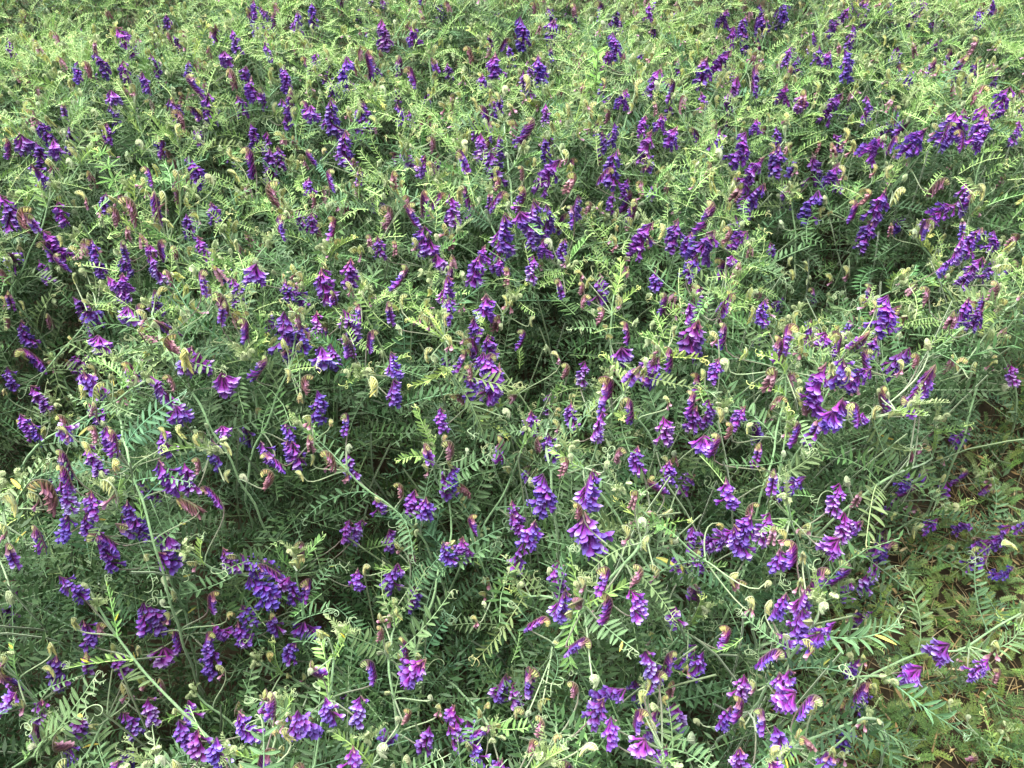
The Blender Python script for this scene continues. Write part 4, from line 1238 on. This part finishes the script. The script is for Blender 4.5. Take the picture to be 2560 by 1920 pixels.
# ------------------------------------------------------------------ straw, weeds and dead leaves of the bare patch
sr = random.Random(44)
g = Geo()
TAN = [(.46, .36, .18), (.38, .28, .13), (.30, .22, .10), (.54, .45, .25), (.24, .17, .08), (.42, .29, .11)]
def straw(x, y, z, L, w, c, r):
    a = r.uniform(0, 6.28); cv = r.uniform(-.9, .9); pts = []
    p = Vector((x, y, z)); el = r.uniform(-.1, .25)
    for k in range(5):
        pts.append(p.copy())
        p = p + Vector((math.cos(a) * math.cos(el), math.sin(a) * math.cos(el), math.sin(el))) * (L / 4)
        a += cv / 4; el -= r.uniform(0, .14)
        p.z = max(p.z, .004)
    return tube(pts, [w, w, w, w * .9, w * .4], 3, c, .6)
G1, G2 = on_plane(1290, 1590, .02), on_plane(1085, 1440, .02)
for _ in range(20000):
    y = sr.uniform(-.2, 1.9); x = sr.uniform(-.9, 1.5)
    b = bare(x, y)
    gap = max(math.exp(-((x - G1.x) ** 2 + (y - G1.y) ** 2) / .006), math.exp(-((x - G2.x) ** 2 + (y - G2.y) ** 2) / .004))
    if sr.random() > b + .02 + .8 * gap: continue
    dens = .5 + .5 * noise.noise(Vector((x * 11, y * 11, 7)))
    if sr.random() > dens + .25: continue
    g.add(*straw(x, y, sr.uniform(.002, .035), sr.uniform(.02, .09), sr.uniform(.0005, .0013), mix(sr.choice(TAN), (.12, .08, .04), sr.random() * .5), sr))
o = ob("straw_litter", g.mesh("straw_litter", M_STRAW)); o["kind"] = "stuff"
o["label"] = "dry tan straw litter strewn over the soil"; o["category"] = "straw"

# curled dead leaflets
g = Geo()
for _ in range(3500):
    y = sr.uniform(-.1, 1.9); x = sr.uniform(-.9, 1.4)
    if sr.random() > bare(x, y) + .04: continue
    d = Vector((sr.uniform(-1, 1), sr.uniform(-1, 1), sr.uniform(-.3, .5)))
    vv, qq, _c = LEAFLETS[sr.randrange(6)].arr()
    g.add(vv, qq, mix(sr.choice(TAN), (.34, .20, .06), sr.random() * .6), frame(Vector((x, y, sr.uniform(.004, .05))), d, Vector((sr.gauss(0, .6), sr.gauss(0, .6), 1))) @ Matrix.Scale(sr.uniform(.5, 1.1), 4))
o = ob("dead_leaf_litter", g.mesh("dead_leaf_litter", M_STRAW)); o["kind"] = "stuff"
o["label"] = "withered brown leaflets lying on the soil and straw"; o["category"] = "leaf litter"

# low feathery weed: finely cut leaves
def feather_leaf(r):
    g = Geo(); n = 9; L = r.uniform(.03, .05)
    pts = [Vector((0, L * s, .010 * math.sin(s * 2.2))) for s in np.linspace(0, 1, n)]
    c = (.10, .19, .06)
    g.add(*tube(pts, .0005, 3, c))
    for i in range(2, n):
        for sd in (-1, 1):
            q = pts[i]; l = .010 * (1 - .45 * i / n) * r.uniform(.8, 1.2)
            e = q + Vector((sd * l * .8, l * .65, l * .25))
            g.add(*tube([q, q.lerp(e, .55), e], [.0006, .0008, .0002], 3, mix(c, (.15, .26, .08), r.random()), .5))
            h = q.lerp(e, .5)
            g.add(*tube([h, h + Vector((sd * l * .12, l * .45, l * .1))], [.0006, .0002], 3, c))
            g.add(*tube([h, h + Vector((sd * l * .5, -l * .08, l * .1))], [.0006, .0002], 3, c))
    return g
FEATH = [feather_leaf(random.Random(70 + i)) for i in range(5)]
def feather_low(r):
    g = Geo(); n = 9; L = r.uniform(.03, .05); c = (.10, .19, .06)
    pts = [Vector((0, L * s, .010 * math.sin(s * 2.2))) for s in np.linspace(0, 1, n)]
    w = Vector((.0005, 0, 0))
    for i, j in ((0, 4), (4, 8)):
        g.add([pts[i] - w, pts[i] + w, pts[j] + w, pts[j] - w], [(0, 1, 2, 3)], c)
    for i in range(2, n):
        for sd in (-1, 1):
            q = pts[i]; l = .0115 * (1 - .45 * i / n) * r.uniform(.8, 1.2)
            for (dx, dy, dz, k) in ((.8, .65, .25, 1), (.45, .85, .2, .7), (.95, .2, .15, .7)):
                e = q + Vector((sd * l * dx * k, l * dy * k, l * dz))
                h = q.lerp(e, .55); p = Vector((-(e - q).y, (e - q).x, 0)).normalized() * .0009
                g.add([q, h + p, e, h - p], [(0, 1, 2, 3)], mix(c, (.15, .26, .08), r.random()))
    return g
FEATH_LOW = [feather_low(random.Random(90 + i)) for i in range(5)]
FEATH_ME = [f.mesh("leaf", M_LEAF) for f in FEATH]
mats_ = []
for _ in range(17000):
    y = sr.uniform(-.2, 2.0); x = sr.uniform(-.4, 1.7)
    b = bare(x, y)
    if sr.random() > b: continue
    if noise.noise(Vector((x * 8, y * 8, 21))) < -.22 + .2 * sr.random(): continue
    a = sr.uniform(0, 6.28)
    t = sr.uniform(.6, 1.3)
    mats_.append((sr.randrange(5), frame(Vector((x, y, sr.uniform(.002, .03))), Vector((math.cos(a), math.sin(a), sr.uniform(.1, 1.0))), Vector((0, 0, 1))) @ Matrix.Scale(sr.uniform(.6, 1.15), 4), (t * sr.uniform(.9, 1.4), t, t * sr.uniform(.6, 1.0))))
v, q, c = scatter(FEATH_LOW, mats_, None)
o = ob("weed_cover", np_mesh("weed_cover", v, q, c, M_LEAF)); o["kind"] = "stuff"
o["label"] = "low green feathery weeds covering the strawy ground"; o["category"] = "weeds"
# young vetch leaves lying low over the straw
low = []
for _ in range(420):
    y = sr.uniform(-.2, 1.9); x = sr.uniform(.2, 1.5)
    if sr.random() > bare(x, y) * .6: continue
    low.append(leaf_at(x, y, sr.uniform(.02, .09), sr.uniform(.7, 1.1), sr, .4))
v, q, c = scatter(LOWS, low, None)
o = ob("seedling_cover", np_mesh("seedling_cover", v, q, c, M_LEAF)); o["kind"] = "stuff"
o["label"] = "small vetch seedlings growing low among the straw"; o["category"] = "seedlings"

# single weeds with parts
for k, (px, py, sz) in enumerate([(2400, 1700, 1.1), (2300, 1850, 1.2), (2520, 1780, 1.0), (2430, 1880, 1.1), (2210, 1800, 1.0), (2500, 1450, 1.0), (2400, 1560, 1.0), (2200, 1900, 1.1), (2540, 1880, 1.0), (2480, 1250, .9)]):
    p = on_plane(px, py, .03); p.z = -.004
    e = ob("feathery_weed", None, None, Matrix.Translation(p))
    e["label"] = "finely cut green weed growing low in the bare straw patch"; e["category"] = "weed"; e["group"] = "feathery weeds in the straw patch"
    n = sr.randint(9, 14)
    st = [Vector((0, 0, 0)), Vector((.004, .002, .03 * sz)), Vector((.002, .006, .06 * sz))]
    gg = Geo(); gg.add(*tube(st, [.0012, .001, .0006], 5, (.13, .2, .08)))
    ob("stem", gg.mesh("stem", M_STEM), e)
    for j in range(n):
        a = j * 2.4; s = j / n
        ob("leaf", FEATH_ME[j % 5], e, frame(st[0].lerp(st[2], s), Vector((math.cos(a), math.sin(a), .35 + s)), Vector((0, 0, 1))) @ Matrix.Scale(sz * (1.15 - .5 * s), 4), (1.0, 1.05, .85))
for k, (ax_, ay_, bx_, by_) in enumerate([(2372, 1672, 2440, 1690), (2390, 1500, 2440, 1570), (2310, 1610, 2300, 1730), (2330, 1880, 2345, 1790), (2500, 1640, 2540, 1600), (2200, 1770, 2250, 1850), (2290, 1560, 2200, 1540), (2450, 1760, 2470, 1820)]):
    a = on_plane(ax_, ay_, .035); b = on_plane(bx_, by_, .012)
    gg = Geo(); gg.add(*tube([a, a.lerp(b, .35) + Vector((0, 0, .006)), a.lerp(b, .7) + Vector((.003, 0, .002)), b], [.0016, .0015, .0013, .0009], 5, sr.choice(TAN[:4])))
    o = ob("dry_stalk", gg.mesh("dry_stalk", M_STRAW))
    o["label"] = "broken dry tan stalk lying on the bare straw patch"; o["category"] = "stalk"; o["group"] = "dry stalks on the straw patch"

# ------------------------------------------------------------------ the few other plants among the vetch
# cleavers: whorls of narrow leaves on a square stem
p = hit(262, 400, .03)
e = ob("cleavers_plant", None, None, Matrix.Translation((p.x, p.y, -.01)))
e["label"] = "pale green cleavers with whorls of narrow leaves poking out of the vetch"; e["category"] = "cleavers"
top = p.z + .05
gg = Geo(); gg.add(*tube([Vector((0, 0, 0)), Vector((.01, -.01, top * .5)), Vector((0, 0, top))], [.0014, .0013, .0008], 4, (.22, .36, .13)))
ob("stem", gg.mesh("stem", M_STEM), e)
lm = LEAFLET_ME
for w in range(5):
    zz = top - .028 * w
    for k in range(7):
        a = k * .9 + w * .4
        s = (.55 + .22 * w) * sr.uniform(.9, 1.1)
        s = min(s, 1.35)
        ob("leaf", lm[k % 6], e, frame(Vector((0, 0, zz)), Vector((math.cos(a), math.sin(a), .45 - .05 * w)), Vector((0, 0, 1))) @ Matrix.Diagonal((s * .9, s * 1.25, s, 1)), (1.5, 1.75, .95))
# grass blades
for k, (ax_, ay_, bx_, by_, lab) in enumerate([(2052, 170, 2050, 35, "tall upright grass blade with narrow green leaf among purple clusters"), (2050, 130, 2020, 40, "short bent grass blade leaning out of the vetch")]):
    t = hit(ax_, ay_, .02); z = project(t)[2]
    d = ray(bx_, by_); b = CAM + d * (z * .985 / d.dot(FWD))
    base = Vector((t.x, t.y + .02, -.01))
    pts = bezier(base, Vector((t.x, t.y, t.z * .6)), t, b, 14)
    n = len(pts); vv, cc = [], []
    for i, q_ in enumerate(pts):
        s = i / (n - 1); w = .0030 * (1 - s ** 3) + .0002
        for u in (-1, 0, 1):
            vv.append((q_.x + u * w, q_.y + abs(u) * w * .3, q_.z)); cc.append((.17, .30, .09) if u else (.24, .38, .14))
    e = ob("grass_blade", None, None, Matrix.Translation(base))
    e["label"] = lab; e["category"] = "grass"
    gg = Geo(); gg.add(vv, grid_quads(n, 3), cc)
    ob("blade", gg.mesh("blade", M_LEAF), e, Matrix.Translation(-base))
    gg = Geo(); gg.add(*tube(pts[:9], .0016, 5, (.2, .32, .12))); ob("sheath", gg.mesh("sheath", M_STEM), e, Matrix.Translation(-base))
# broad-leaved weed
t = hit(1490, 190, .04)
base = Vector((t.x, t.y, -.01))
e = ob("broad_leaved_weed", None, None, Matrix.Translation(base))
e["label"] = "bright green weed with broad rounded leaflets standing above the vetch"; e["category"] = "weed"
gg = Geo(); gg.add(*tube([Vector((0, 0, 0)), Vector((.006, 0, t.z * .6)), Vector((0, .0, t.z + .06))], [.002, .0018, .0012], 6, (.24, .36, .14)))
ob("stem", gg.mesh("stem", M_STEM), e)
for k in range(16):
    a = k * 2.4; zz = t.z + .06 - .006 * k
    s = sr.uniform(.8, 1.25)
    ob("leaf", lm[k % 6], e, frame(Vector((0, 0, zz)), Vector((math.cos(a), math.sin(a), .7 - .03 * k)), Vector((0, 0, 1))) @ Matrix.Diagonal((s * 1.9, s * 1.15, s, 1)), (1.5, 1.8, .7))
print("tris", sum(len(m.polygons) * 2 for m in bpy.data.meshes))
print("shoots", len(shoots), "objects", len(bpy.data.objects), "clusters", sum(len(s.clusters) for s in shoots), "leaves", sum(len(s.lv) for s in shoots))
